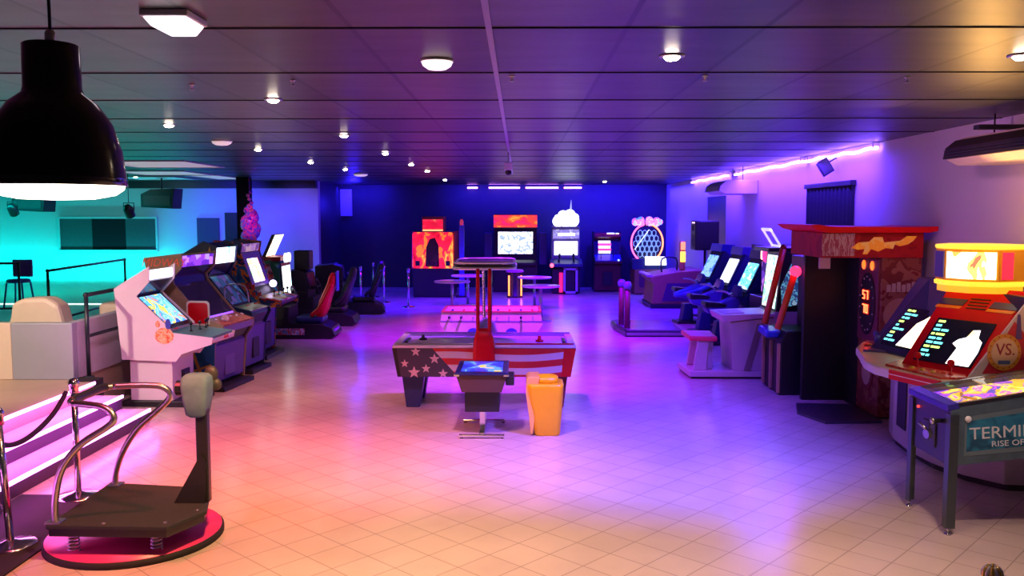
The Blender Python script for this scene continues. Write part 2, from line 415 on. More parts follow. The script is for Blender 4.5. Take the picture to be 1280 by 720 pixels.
st = thing('bar_stool', 'bluish stool with backrest behind the railing at far left', 'stool', (-9.95, 17.2, .451))
for sx in (-1, 1):
    for sy in (-1, 1): MB().tube([(sx * .2, sy * .2, 0), (sx * .15, sy * .15, .5)], .018).build('leg', plain('blue_metal', (.05, .12, .5), .35), st)
MB().lathe([(.2, .5), (.22, .53), (.2, .57)]).build('seat', plain('blue_seat', (.05, .1, .45), .5), st)
MB().box(-.2, .2, .15, .19, .6, .95, .015).build('backrest', plain('violet_back', (.2, .1, .5), .5), st)
ls = MB().box(-16, -5.5, 17.76, 17.79, .452, .475).build('light_strip', glow('pale_teal_strip', (.55, 1, .95), 2.2)); tag(ls, 'pale teal light strip across the stage floor', 'light strip')

# ------------------------------------------------------------------ things on and under the left walls and ceiling
for loc, lab in (((-12.0, 21.6, 2.62), 'black loudspeaker hung below the ceiling, above the wall window left end'), ((-8.95, 21.9, 2.70), 'black loudspeaker hung below the ceiling, above the wall window right end')):
    s = thing('loudspeaker', lab, 'speaker', loc, -6, 'hanging loudspeakers')
    MB().prism([(-.44, -.22), (.38, -.26), (.44, .24), (-.18, .22), (-.44, .10)], 'y', -.24, .24, .012).build('housing', BLK, s)
    MB().box(-.36, .34, -.256, -.24, -.18, .06).build('grille', DARK, s)
    MB().cyl((0, 0, .2), (0, 0, HC - loc[2]), .02).box(-.1, .1, -.1, .1, HC - loc[2] - .02, HC - loc[2]).build('bracket', BLK2, s)
for loc, lab in (((-12.15, 20.9, 2.42), 'small black spotlight on a thin drop rod at far left'), ((-8.95, 20.0, 2.38), 'small black spotlight beside the right hanging loudspeaker')):
    s = thing('stage_spotlight', lab, 'spotlight', loc, 0, 'hanging stage spotlights')
    MB().lathe([(.09, -.16), (.11, -.14), (.11, .06), (.06, .15)], M=Matrix.Rotation(R(35), 4, 'X')).build('can', BLK2, s)
    MB().tube([(-.12, 0, 0), (-.12, 0, .18), (.12, 0, .18), (.12, 0, 0)], .012, 6).build('yoke', BLK2, s)
    MB().cyl((0, 0, .18), (0, 0, HC - loc[2]), .008, 6).build('drop_rod', BLK2, s)

struct('pillar', MB().box(-7.02, -6.72, 21.7, 22.0, 0, HC), plain('matte_black_paint', (.006, .006, .008), .9, spec=.1))
fig = MB()
for k in range(16):
    zz = 1.5 + 1.35 * k / 15; rr = .17 * math.sin(math.pi * min(1, (k + 1.2) / 13.0)) + .05
    fig.ball((.05 * math.sin(k * 1.7) + .04, .03 * math.cos(k * 1.3), zz), rr, (1, .55, .9), 10)
fig.cyl((.04,0,2.8),(.04,0,HC),.008,6)
fo = fig.build('hanging_ornament', art('foil_ornament', [(.2, .02, .6), (.9, .05, .5), (.25, .1, .9), (1, .15, .4), (.1, .02, .3)], 5, 0, .25)); fo.location = (-6.62, 21.35, 0)
tag(fo, 'lumpy pink and violet foil ornament hanging in front of the black pillar', 'ornament')
spot((-6.5, 20.2, 2.2), (-6.6, 21.4, 2.2), (1, .2, .9), 25, 60)

def ceil_panel(x0, x1, y0, y1, lab, col, s):
    t = thing('ceiling_panel', lab, 'ceiling light', ((x0 + x1) / 2, (y0 + y1) / 2, HC), 0, 'square ceiling light panels')
    a, b = (x1 - x0) / 2, (y1 - y0) / 2
    MB().box(-a, a, -b, b, -.012, 0).build('diffuser', glow('panel_glow', col, s), t)
    MB().box(-a - .03, a + .03, -b - .03, -b, -.02, 0).box(-a - .03, a + .03, b, b + .03, -.02, 0).box(-a - .03, -a, -b, b, -.02, 0).box(a, a + .03, -b, b, -.02, 0).build('frame', LGREY, t)
ceil_panel(-7.35, -5.75, 15.0, 17.0, 'largest pale ceiling panel, nearest, above the stage edge', (.75, .5, .55), .42)
ceil_panel(-8.6, -7.1, 18.5, 20.2, 'pale ceiling panel behind the largest one', (.55, .6, .65), .42)
ceil_panel(-9.9, -8.4, 21.2, 22.8, 'teal-tinted ceiling panel furthest from the pillar', (.1, .6, .65), .42)
ceil_panel(-7.75, -7.05, 20.4, 22.6, 'grey-white ceiling panel just beside the black pillar', (.5, .65, .7), .42)

# downlights
def ceilpt(u, v):
    k = (HC - 2.3) / ((268.0 - v)); y = k * FPX
    return ((u - 649.0) * k, y)
LAMPW = glow('warm_lamp', (1, .82, .6), 60)
d0 = None
DL = [(345, 126, 'near the emergency light box, biggest on the left'), (215, 157, 'leftmost in the open ceiling beside the pendant'), (432, 170, 'in the middle of the left cluster'),
      (483, 192, 'right of the cluster, fourth back'), (325, 187, 'left, behind the ceiling dome'), (390, 203, 'left cluster, third row'), (433, 212, 'left cluster, fourth row'),
      (515, 206, 'toward the back, right of the cluster'), (535, 214, 'second from the back wall'), (557, 225, 'closest to the dark back wall'), (171, 221, 'far left between the ceiling panels'),
      (836, 74, 'large and glaring, alone over the right side'), (1262, 74, 'furthest right, above the air conditioner'), (755, 227, 'tiny, close to the back light strips')]
for u, v, lab in DL:
    x, y = ceilpt(u, v)
    lab = 'recessed ceiling downlight ' + lab
    if d0 is None:
        d0 = thing('ceiling_downlight', lab, 'downlight', (x, y, HC), 0, 'recessed downlights')
        MB().lathe([(.075, 0), (.075, -.008), (.055, -.012), (.05, -.004)], n=20).build('trim_ring', STEEL, d0)
        MB().lathe([(.05, -.004), (.045, -.016), (.03, -.028), (.0, -.032)], n=16).build('bulb', LAMPW, d0)
    else:
        dup(d0, (x, y, HC), 0, lab)
x, y = ceilpt(836, 74); spot((x, y, HC - .03), (x, y, 0), (1, .75, .5), 40, 120)
x, y = ceilpt(345, 126); spot((x, y, HC - .03), (x, y, 0), (1, .5, .3), 50, 110)
x, y = ceilpt(432, 170); spot((x, y, HC - .03), (x, y, 0), (1, .4, .35), 40, 110)
x, y = ceilpt(1262, 74); spot((x, y, HC - .03), (x, y, 0), (1, .7, .5), 60, 120)
for u, v, r, lab in ((548, 79, .10, 'white dome light on the ceiling, nearest and biggest dome'), (280, 177, .13, 'shallow pinkish dome on the ceiling left of centre'), (452, 218, .17, 'shallow grey dome far back on the ceiling')):
    x, y = ceilpt(u, v)
    t = thing('ceiling_dome', lab, 'ceiling light', (x, y, HC), 0, 'ceiling domes')
    MB().lathe([(r, 0), (r, -.012)], n=24).build('base_ring', LGREY, t)
    MB().lathe([(r * .95, -.012), (r * .85, -.035), (r * .55, -.055), (0, -.062)], n=24).build('dome', glow('dome_glow', (1, .85, .85), 1.3 if v < 100 else .45), t)  # far domes get a weaker emission
# emergency light box at the top left
x, y = -1.60, 4.12
t = thing('emergency_light', 'white box light on the ceiling at the top left', 'ceiling light', (x, y, HC))
MB().box(-.11, .11, -.13, .13, -.03, 0, .006).build('housing', WHT, t)
MB().prism([(-.10, -.03), (.10, -.03), (.06, -.075), (-.06, -.075)], 'y', -.12, .12, .008).build('diffuser', glow('cool_tube', (1, .95, 1), 1.6), t)
for i, (u, v) in enumerate(((370, 103), (245, 108), (640, 98), (877, 98), (1124, 100))):
    x, y = ceilpt(u, v)
    s = thing('sprinkler_head', 'small metal sprinkler head ' + ('below the emergency light box', 'left, next to the black pendant', 'on the central ceiling rail', 'behind the glaring downlight', 'far right, facing the air conditioner')[i], 'sprinkler', (x, y, HC), 0, 'sprinkler heads')
    MB().lathe([(.022, 0), (.02, -.008), (.008, -.01), (.008, -.03)], n=10).build('stem', STEEL, s)
    MB().lathe([(.004, -.03), (.016, -.036), (.016, -.039)], n=10).build('deflector', STEEL, s)
cr = MB().box(-.165, -.135, 2.6, 20, HC - .012, HC).build('cable_trunking', plain('lilac_metal', (.32, .28, .45), .35)); tag(cr, 'narrow pale rail running down the middle of the ceiling', 'rail')
pj = thing('ceiling_camera', 'small white box with dark dome hung from the central ceiling rail', 'camera', (-.16, 13.0, HC))
MB().cyl((0, 0, -.012), (0, 0, -.16), .012, 8).build('stem', LGREY, pj)
MB().box(-.06, .06, -.08, .08, -.27, -.16, .01).build('housing', WHT, pj)
MB().ball((0, 0, -.30), .05, (1, 1, .9)).build('dome', BLK2, pj)

# black pendant lamp
pd = thing('pendant_lamp', 'big glossy black dome pendant lamp hanging at the top left', 'pendant lamp', (-1.63, 3.08, 2.40))
GB = plain('glossy_black_enamel', (.008, .008, .008), .14, 0, .1, 9, .5)
MB().lathe([(.085, .49), (.092, .485), (.094, .34), (.10, .32), (.145, .285), (.19, .215), (.218, .12), (.228, .03), (.232, 0), (.224, .0), (.214, .11), (.185, .205), (.14, .27), (.09, .305), (.05, .31)], n=40, cap=False).lathe([(.085, .49), (0, .492)], n=40, cap=False).build('lamp_shade', GB, pd)
MB().lathe([(0, -.05), (.12, -.046), (.19, -.032), (.218, -.012), (.222, .0), (.20, .02), (.17, .03), (0, .04)], n=40).build('diffuser', glow('pendant_glow', (1, .88, .72), 8.0), pd)  # bulge below the rim added to show the lamp's glow
MB().lathe([(.018, .49), (.018, .53), (.01, .54)], n=12).build('cord_grip', STEEL, pd)
MB().cyl((0, 0, .53), (0, 0, HC - 2.40), .006, 8).build('cord', BLK, pd)

# ------------------------------------------------------------------ right wall fittings
cu = []
for k in range(61): cu.append((RW - .05 + .022 * math.sin(k * 1.25), 12.1 + 1.85 * k / 60))
poly = cu + [(RW - .005, 13.95), (RW - .005, 12.1)]
c_ = thing('wall_curtain', 'black pleated curtain on the right wall above the red roofed booth', 'curtain', (0, 0, 0))
MB().prism(poly, 'z', .02, 2.70).build('fabric', plain('black_curtain', (.012, .012, .03), .75), c_)
MB().box(RW - .09, RW - .005, 12.05, 14.0, 2.70, 2.77, .006).build('pelmet', BLK, c_)
def aircon(lab, x0, y0, y1, z0, z1, fm, um):
    t = thing('air_conditioner', lab, 'air conditioner', (0, 0, 0), 0, 'ceiling hung air conditioners')
    MB().prism([(x0, z0 + .06), (x0 + .02, z0 + .16), (x0 + .16, z1), (RW - .005, z1), (RW - .005, z0), (x0 + .12, z0)], 'y', y0, y1, .008).build('housing', um, t)
    MB().prism([(x0 - .012, z0 + .06), (x0 + .008, z0 + .16), (x0 + .10, z0 + .235), (x0 + .115, z0 + .225), (x0 + .03, z0 + .15), (x0 + .01, z0 + .055)], 'y', y0 - .01, y1 + .01).build('grille', fm, t)
    for k in range(3): MB().box(x0 - .02, x0 - .004, y0 + .02, y1 - .02, z0 + .075 + .025 * k, z0 + .082 + .025 * k).build('louver', fm, t)
    for yy in (y0 + .2, y1 - .2): MB().cyl((RW - .25, yy, z1), (RW - .25, yy, HC), .008, 8).build('hanger', BLK2, t)
    return t
aircon('black fronted air conditioner at the right edge with peach underside', 4.02, 6.6, 8.35, 2.76, 3.02, plain('dark_brown_grille', (.03, .022, .02), .4), plain('beige_casing', (.72, .60, .52), .5))
aircon('smaller white air conditioner further down the right wall', 3.86, 17.0, 18.2, 2.70, 2.96, BLK2, WHT)
br = MB().box(4.1, RW - .005, 7.9, 8.0, 3.06, 3.10).build('wall_bracket', BLK2); tag(br, 'thin black bracket between ceiling and nearest air conditioner', 'bracket')
STR = glow('violet_light_strip', (.28, .12, 1), 22)
STR2 = glow('pink_light_strip', (.75, .22, 1), 9)
for i, (y0, y1, lab) in enumerate(((11.25, 14.0, 'violet light strip on the right wall, nearest length'), (14.15, 18.6, 'violet light strip on the right wall, middle length'), (19.2, 23.2, 'violet light strip on the right wall, furthest length'))):
    t = thing('light_strip', lab, 'light strip', (RW - .06, y0, HC - .075), 0, 'ceiling edge light strips')
    pts = [(.01 * math.sin(k * 2.1), (y1 - y0) * k / 14, .012 * math.sin(k * 1.3)) for k in range(15)]
    MB().tube(pts, .022, 8).build('tube', STR, t)
    for yy in (.1, y1 - y0 - .1): MB().box(-.02, .055, yy - .015, yy + .015, .0, .07).build('clip', LGREY, t)
for i, (x0, x1, lab) in enumerate(((-1.62, -1.30, 'short pink light strip on the back wall, left end'), (-.95, .02, 'pink light strip on the back wall, above the white lit screen'), (.2, 1.22, 'pink light strip on the back wall, second from the right'), (1.4, 1.95, 'pink light strip on the back wall, right end'))):
    t = thing('light_strip', lab, 'light strip', (x0, 27.42, HC - .09), 0, 'back wall light strips')
    MB().cyl((0, 0, 0), (x1 - x0, 0, 0), .026, 8).build('tube', STR2, t)
    MB().box(0, x1 - x0, .02, .075, -.02, .06).build('mount', BLK2, t)
fl = thing('flood_light', 'small dark floodlight tilted on the violet strip on the right wall', 'floodlight', (4.45, 12.85, 3.0))
MB().box(-.09, .09, -.02, .02, -.13, .1, .006, Matrix.Rotation(R(-32), 4, 'Y')).build('housing', BLK2, fl)
MB().box(-.07, .07, -.03, -.02, -.1, .07, 0, Matrix.Rotation(R(-32), 4, 'Y')).build('lens', DARK, fl)
MB().cyl((.05, 0, .05), (.165, 0, .12), .012, 8).build('arm', BLK2, fl)

# ================================================================== machines: helpers
def basis(o, X, Y):
    X = Vector(X).normalized(); Y = Vector(Y); Y = (Y - X * Y.dot(X)).normalized(); Z = X.cross(Y)
    m = Matrix((X, Y, Z)).transposed().to_4x4(); m.translation = o
    return m
def sides(root, wd, prof, mat, t=.02):
    P = [(-a, b) for a, b in prof]; h = wd / 2
    a = MB().prism(P, 'x', -h, -h + t).build('side_panel', mat, root)
    b = MB().prism(P, 'x', h - t, h).build('side_panel', mat, root)
    return a, b
def core(root, wd, prof, mat, t=.025, name='body'):
    I = inset(prof, t)
    MB().prism([(-a, b) for a, b in I], 'x', -wd / 2 + .02, wd / 2 - .02).build(name, mat, root)
    return I
def lerp(a, b, f): return (a[0] + (b[0] - a[0]) * f, a[1] + (b[1] - a[1]) * f)
def pan(root, I, i, name, mat, x0, x1, f0=0.0, f1=1.0, t=.008, lift=0.0):
    p, q = I[i], I[(i + 1) % len(I)]
    return MB().slab(lerp(p, q, f0), lerp(p, q, f1), x0, x1, t, lift).build(name, mat, root)
def stick(root, c, col, h=.09, tilt=0.0, r=.02):
    m = MB().lathe([(.024, 0), (.02, .008), (.007, .012), (.007, h)], c, 10); m.ball((c[0], c[1], c[2] + h), r)
    return m.build('joystick', col, root)
def buttons(root, pts, mat, r=.014):
    for p in pts: MB().lathe([(r * 1.15, 0), (r * 1.15, .004), (r, .006), (r, .012), (r * .8, .014)], p, 12).build('button', mat, root)
SEA = art('blue_game_screen', [(.02, .1, .5), (.9, .7, .1), (.1, .5, .9), (.3, .75, 1), (.1, .35, .9), (.85, .3, .1)], 5, 1.35, .2, 'noise', 1.0)
PALE = art('pale_lit_marquee', [(.6, .9, 1), (1, 1, 1), (.75, 1, .95), (.3, .7, 1)], 9, 2.4, .3, 'noise', 2.0)
BEZ = plain('dark_bezel', (.015, .02, .06), .2)
JB = plain('black_ball', (.01, .01, .01), .2); RB = plain('red_button', (.7, .02, .02), .3); YB = plain('yellow_button', (.8, .6, .05), .3); WB = plain('white_button', (.8, .8, .8), .3)

# ------------------------------------------------------------------ row along the left side
# pink-lit white cabinet, four joysticks
pr = [(-.53, .57), (.13, .55), (.20, .64), (.57, .76), (.59, .84), (.07, .90), (.07, .95), (-.33, 1.33), (-.17, 1.5), (-.16, 1.69), (-.60, 1.42)]
t = thing('arcade_cabinet', 'tall white arcade cabinet lit pink at the stage end, round orange sticker on its side', 'arcade machine', (-4.2, 10.60, 0), 87, 'arcade cabinets along the left side')
WF = plain('white_formica', (.82, .70, .76), .4, 0, .03)
sides(t, .70, pr, WF); I = core(t, .70, pr, WF)
pan(t, I, 9 - 1, 'marquee', PALE, -.31, .31, .1, .95)
pan(t, I, 7, 'bezel', BEZ, -.33, .33, .0, 1.0, .006)
pan(t, I, 6, 'bezel', BEZ, -.33, .33, .0, 1.0, .006)
pan(t, I, 6, 'screen', SEA, -.27, .27, .10, .93, .004, .007)
pan(t, I, 4, 'control_panel', TEALP, -.345, .345, .0, 1.0, .03)
pan(t, I, 3, 'front_lip', plain('pale_pink_lip', (.85, .65, .8), .4), -.33, .33, .05, .9, .028)
buttons(t, [(x, -.09, .93) for x in (-.25, -.2, .2, .25)], RB)
for x in (-.24, -.08, .1, .25): stick(t, (x, -.28 - .04 * (abs(x) < .2), .905), JB)
mb = MB()
for k in range(3): mb.tube(smooth_path([(-.05 + .05 * k, -.607, .80), (-.03 + .05 * k, -.607, .83), (-.02 + .05 * k, -.607, .79)], 3), .006, 6)
mb.build('signature_mark', plain('red_ink', (.7, .05, .1), .5), t)
MB().box(-.30, .30, -.06, .46, .07, .57, .006).build('pedestal', WF, t)
MB().box(-.06, .16, -.075, -.058, .10, .40, .006).build('coin_door', BLK, t)
MB().box(-.02, .10, -.085, -.075, .26, .36).box(-.02, .10, -.085, -.075, .13, .22).build('coin_slot', DARK, t)
MB().box(-.36, .36, -.30, .55, 0, .07, .008).build('plinth', BLK, t)
stk = MB()
stk.prism([(.0 + a * 1.0, .86 + b * .85) for a, b in circle(.115, 20)], 'x', -.354, -.349)
stk.prism([(a * .8 + .075, 1.0 + b * 1.2) for a, b in circle(.035, 12)], 'x', -.354, -.349)
stk.mi = 1; stk.prism([(a - .05, 1.0 + b * 1.9) for a, b in circle(.034, 14)], 'x', -.354, -.349)
so = stk.build('sticker', [art('orange_patch', [(.8, .12, .05), (1, .45, .2), (.95, .6, .35), (.85, .2, .1), (1, .35, .05)], 16, 0, .4, 'noise', 5), plain('blue_patch', (.05, .07, .45), .4)], t)
so['label'] = 'round mottled orange sticker with a blue lobe'

# brown sided cabinet
pr = [(-.75, .06), (-.05, .06), (.0, .62), (.10, .76), (.12, .87), (-.15, .95), (-.54, 1.40), (-.56, 1.48), (-.44, 1.60), (-.42, 1.80), (-.95, 1.74)]
t = thing('arcade_cabinet', 'brown sided arcade cabinet with a dark tilted screen and violet marquee', 'arcade machine', (-3.86, 11.58, 0), 82, 'arcade cabinets along the left side')
BRS = plain('tan_woodgrain', (.30, .20, .12), .5, 0, .3, 14)
sa, sb = sides(t, .92, pr, BRS); I = core(t, .92, pr, BEZ)
VIO = art('violet_marquee', [(.25, .05, .8), (.5, .2, 1), (.12, .02, .4), (.4, .3, .9)], 10, 1.3, .3, 'block', 3)
pan(t, I, 8, 'marquee', VIO, -.42, .42, .05, .95)
pan(t, I, 5, 'screen', plain('dead_crt', (.03, .03, .045), .08, 0, .1, 4, .8), -.42, .42, .04, .98)
MB().slab(lerp(I[5], I[6], .02), lerp(I[5], I[6], .06), -.40, .40, .012, .008).build('screen_trim', glow('violet_trim', (.3, .1, 1), 1.6), t)
pan(t, I, 4, 'control_panel', art('red_brown_panel', [(.35, .08, .05), (.5, .15, .1), (.2, .06, .08)], 9, 0, .35), -.445, .445, 0, 1, .02)
pan(t, I, 3, 'front_lip', plain('violet_grey', (.16, .14, .32), .4), -.44, .44, 0, 1, .02)
MB().ball((-.18, .0, .93), .055).build('panel_ball', plain('pearl', (.7, .68, .7), .2), t)
buttons(t, [(x, .02 - .05 * (i % 2), .935) for i, x in enumerate((.02, .1, .2, .28, .35, -.3, -.38))], WB)
pan(t, I, 1, 'lower_front', PURP, -.43, .43, .05, .95, .012)
MB().box(-.14, .14, .03, .075, .16, .52, .01).build('coin_door', plain('violet_coin_door', (.12, .08, .35), .35), t)
MB().prism([(.03, .08), (.73, .08), (.70, .72), (.18, .88), (-.06, .82), (.0, .62)], 'x', -.464, -.4605).build('side_art', art('blue_side_art', [(.01, .09, .22), (.02, .14, .32), (.01, .07, .18)], 3, 0, .4), t)
mb = MB(); mb.prism([(.14, .12), (.19, .12), (.34, .55), (.30, .55)], 'x', -.468, -.464); mb.prism([(.06, .34), (.06, .37), (.55, .20), (.55, .17)], 'x', -.468, -.464)
mb.build('side_stripe', plain('gold_ink', (.5, .33, .08), .4), t)
mb = MB(); text_into(mb, 'MIDWAY', .15, basis((-.4625, .68, 1.675), (0, -1, 0), (0, 0, 1)), .002, .25, 1.0)
mb.build('lettering', plain('red_lettering', (.95, .16, .10), .4), t)
mb = MB(); mb.prism(rrect(.22, 1.03, .16, .16, .05), 'x', -.4665, -.461); mb.mi = 1; mb.prism(rrect(.22, 1.03, .135, .135, .045), 'x', -.469, -.4665)
mb.build('side_badge', [plain('cream_edge', (.8, .72, .6), .4), RED], t)
MB().box(-.44, .44, -.10, .72, 0, .06).build('plinth', BLK, t)

# star sided cabinet
pr = [(-.85, .06), (-.05, .06), (.0, .70), (.08, .86), (.06, .92), (-.20, .98), (-.56, 1.42), (-.46, 1.58), (-.43, 1.84), (-.62, 1.92), (-1.0, 1.70)]
t = thing('arcade_cabinet', 'dark blue arcade cabinet with gold stars on its side and a cyan-white marquee', 'arcade machine', (-3.86, 12.74, 0), 85, 'arcade cabinets along the left side')
NS = plain('night_blue_side', (.012, .03, .10), .4)
sides(t, .74, pr, NS); I = core(t, .74, pr, BEZ)
pan(t, I, 7, 'marquee', art('cyan_marquee', [(.1, .7, .95), (.8, 1, 1), (1, 1, 1), (.2, .9, .8)], 7, 2.6, .3, 'noise', 4), -.34, .34, .02, .98)
pan(t, I, 5, 'screen', art('dim_screen', [(.02, .05, .15), (.03, .12, .2), (.08, .05, .2), (.02, .02, .05)], 8, .8, .15, 'block', 6), -.31, .31, .1, .95)
pan(t, I, 4, 'control_panel', BLK2, -.36, .36, 0, 1, .02)
buttons(t, [(x, .07, .975) for x in (-.2, -.12, .1, .18)], RB)
pan(t, I, 1, 'lower_front', PURP, -.35, .35, .04, .96, .012)
MB().box(-.12, .12, .02, .07, .2, .5, .01).build('coin_door', BLK, t)
mb = MB()
for cy, cz, r in ((.53, 1.73, .11), (.74, 1.45, .085), (.62, 1.30, .095)): mb.prism(star(cy, cz, r, .28, 4), 'x', -.376, -.3705)
mb.build('side_stars', plain('gold_star_ink', (.85, .5, .12), .3), t)
mb = MB().tube(smooth_path([(-.39, .30, 1.02), (-.39, .30, 1.28), (-.39, .02, 1.28), (-.39, -.04, 1.05)], 4), .010, 8)
mb.build('side_frame', STEEL, t)
MB().box(-.36, .36, -.06, .80, 0, .06).build('plinth', BLK, t)

# colourful cabinet with red lettered side
pr = [(-.92, .07), (-.10, .07), (-.06, .80), (.30, .86), (.32, .95), (-.02, 1.02), (-.14, 1.16), (-.32, 1.70), (-.29, 1.86), (-.74, 1.90), (-.95, 1.50), (-.75, 1.25), (-.60, 1.0)]
t = thing('arcade_cabinet', 'arcade cabinet with painted side, bright tall screen and multicoloured control panel', 'arcade machine', (-4.03, 14.08, 0), 88, 'arcade cabinets along the left side')
PS = art('painted_side', [(.02, .10, .22), (.03, .2, .35), (.8, .25, .04), (.02, .06, .14), (.5, .05, .04), (.05, .14, .25)], 4.2, 0, .35, 'noise', 8)
sides(t, .92, pr, PS); I = core(t, .92, pr, BLK)
pan(t, I, 7, 'marquee', art('patterned_marquee', [(.35, .2, .3), (.6, .45, .4), (.2, .08, .25), (.5, .3, .5)], 9, .5, .3, 'block', 4), -.42, .42, .05, .95)
pan(t, I, 6, 'bezel', plain('violet_bezel', (.12, .05, .4), .3), -.43, .43, .02, .98)
pan(t, I, 6, 'screen', art('bright_screen', [(1, 1, .9), (1, .9, .2), (.9, 1, 1), (.4, .9, .3), (1, .4, .3), (1, 1, 1)], 9, 2.6, .2, 'block', 2), -.24, .24, .12, .80, .006, .008)
pan(t, I, 4, 'control_panel', art('bright_control_art', [(.85, .55, .05), (.75, .06, .06), (.1, .35, .7), (.85, .75, .6), (.5, .08, .1)], 7, 0, .3, 'voronoi', 3), -.50, .50, 0, 1, .025)
for x in (-.34, -.1, .14, .36): stick(t, (x, -.16, 1.005), JB, .08, 0, .022)
buttons(t, [(x + d, -.12 - .04 * e, 1.01) for x in (-.26, -.02, .22) for d, e in ((0, 0), (.05, 1))], YB)
MB().ball((.30, .06, 1.16), .06).build('panel_ball', glow('violet_lamp', (.75, .6, 1), 5), t)  # lamp beside the screen, built as a glowing ball
pan(t, I, 1, 'lower_front', PURP, -.44, .44, .03, .97, .012)
MB().box(-.13, .13, .05, .12, .2, .56, .01).build('coin_door', BLK, t)
mb = MB()
for row, z0 in ((0, 1.13), (1, 1.01)):
    for k in range(5):
        y0 = .52 - .09 * k - .10 * row; mb.prism([(y0, z0), (y0 - .055, z0 - .012), (y0 - .05, z0 + .085), (y0 - .018, z0 + .06), (y0 + .008, z0 + .10)], 'x', -.467, -.4605)
mb.build('side_marks', plain('red_side_ink', (.65, .06, .04), .35), t)
MB().box(-.46, .46, -.06, .86, 0, .07).build('plinth', BLK2, t)

# driving cabinet with red bucket seat (front of it faces the aisle, local -Y)
def racer(label, loc, rz, full=True, top=True):
    t = thing('driving_game', label, 'driving game', loc, rz, 'driving games by the left wall')
    MB().prism([(.62, 0), (-.76, 0), (-.86, .06), (-.80, .20), (-.62, .27), (-.1, .27), (.0, .34), (.62, .34)], 'x', -.40, .40, .01).build('base', BLK2, t)
    if full:
        MB().box(-.408, -.400, -.30, .28, .08, .20).build('side_picture', art('racing_picture', [(.1, .25, .4), (.25, .4, .5), (.5, .1, .08), (.6, .6, .6), (.12, .3, .5)], 8, 0, .3, 'noise', 3), t)
        MB().box(-.25, .25, -.835, -.80, .08, .17, .02).build('end_lamp', plain('violet_lens', (.25, .08, .6), .2), t)
    MB().box(-.40, .40, .10, .72, .34, .72, .02).box(-.40, .40, -.02, .15, .34, .60, .02).build('console', BLK, t)
    MB().prism([(.10, .72), (.72, .72), (.72, 1.42), (.30, 1.46), (.14, 1.30)] if full else [(.10, .72), (.72, .72), (.72, 1.12), (.30, 1.16), (.14, 1.10)], 'x', -.40, .40, .008).build('monitor_housing', GRN if full else BLK, t)
    if full:
        MB().prism([(.14, .90), (.66, .95), (.68, 1.36), (.32, 1.40)], 'x', -.407, -.400).build('side_art', art('racer_side_art', [(.05, .3, .35), (.6, .5, .4), (.5, .08, .06), (.1, .08, .1), (.2, .5, .45)], 6, 0, .35, 'noise', 6), t)
    hz = 1.40 if full else 1.08
    MB().prism([(.095, .78), (.075, .78), (.115, hz), (.14, hz)], 'x', -.36, .36).build('bezel', BEZ, t)
    if full: MB().prism([(.074, .80), (.064, .80), (.100, 1.34), (.112, 1.34)], 'x', -.30, .30).build('screen', art('racer_screen', [(.8, .95, 1), (1, 1, 1), (.5, .9, 1)], 4, 2.4, .2, 'noise', 3), t)
    if full:
        MB().box(-.36, .36, .12, .62, 1.44, 1.52, .01).build('header', DRED, t)
        MB().prism([(.40, 1.52), (.46, 1.52), (.28, 1.93), (.22, 1.93)], 'x', -.34, .34, .006).build('topper', BLK, t)
        MB().prism([(.395, 1.53), (.388, 1.53), (.208, 1.92), (.216, 1.92)], 'x', -.32, .32).build('topper_sign', art('racer_sign', [(1, 1, .95), (1, .95, .8), (1, .55, .3), (.9, 1, 1)], 6, 2.8, .3, 'noise', 9), t)
        mb = MB()
        for xx in (-.28, -.02): 
            mb.prism([(xx + a, 1.50 + b) for a, b in star(0, 0, .09, .78, 9)], 'y', .02, .07)
        mb.build('gear_badge', glow('white_badge', (.9, .95, 1), 1.4), t)
    elif top:
        MB().box(-.20, .20, .1, .42, 1.15, 1.55, .02).build('topper', BLK, t)
    MB().tube([(.16 * math.cos(R(a)), -.04 + .05 * math.sin(R(a)), .80 + .15 * math.sin(R(a))) for a in range(0, 360, 20)], .017, 8, True).cyl((0, -.04, .8), (0, .12, .76), .03).box(-.15, .15, -.05, -.03, .785, .815).build('steering_wheel', BLK2, t)
    MB().box(-.27, .27, -.62, -.10, .27, .40, .05).build('seat', BLK2 if not full else NAVY, t)
    SM = RED if full else plain('black_seat_vinyl', (.02, .02, .025), .4)
    rings = []
    for z_, y_, hx, hy in ((.34, -.52, .22, .06), (.50, -.58, .27, .08), (.70, -.63, .27, .085), (.88, -.70, .22, .08), (1.02, -.75, .15, .075), (1.12, -.77, .14, .07), (1.20, -.78, .08, .04)):
        rings.append([(a, y_ + b, z_) for a, b in rrect(0, 0, hx, hy, min(hx, hy) * .8)])
    MB().loft(rings).build('backrest', SM, t)
    for s in (-1, 1): MB().tube(smooth_path([(s * .24, -.40, .42), (s * .28, -.56, .56), (s * .28, -.66, .74), (s * .20, -.78, 1.0)], 4), .04, 8).build('seat_bolster', SM if full else BLK2, t)
    if full: MB().box(-.12, .12, -.865, -.84, .86, 1.24, .012).build('seat_back_shell', plain('blue_shell', (.05, .12, .6), .3), t)
    return t
racer('driving game with red bucket seat, white glowing topper and green monitor housing', (-4.28, 16.35, 0), 92)
racer('unlit black driving game just behind the red seated one', (-4.25, 18.2, 0), 92, False)
racer('unlit black driving game furthest back, near the chrome posts', (-4.0, 20.3, 0), 98, False, False)

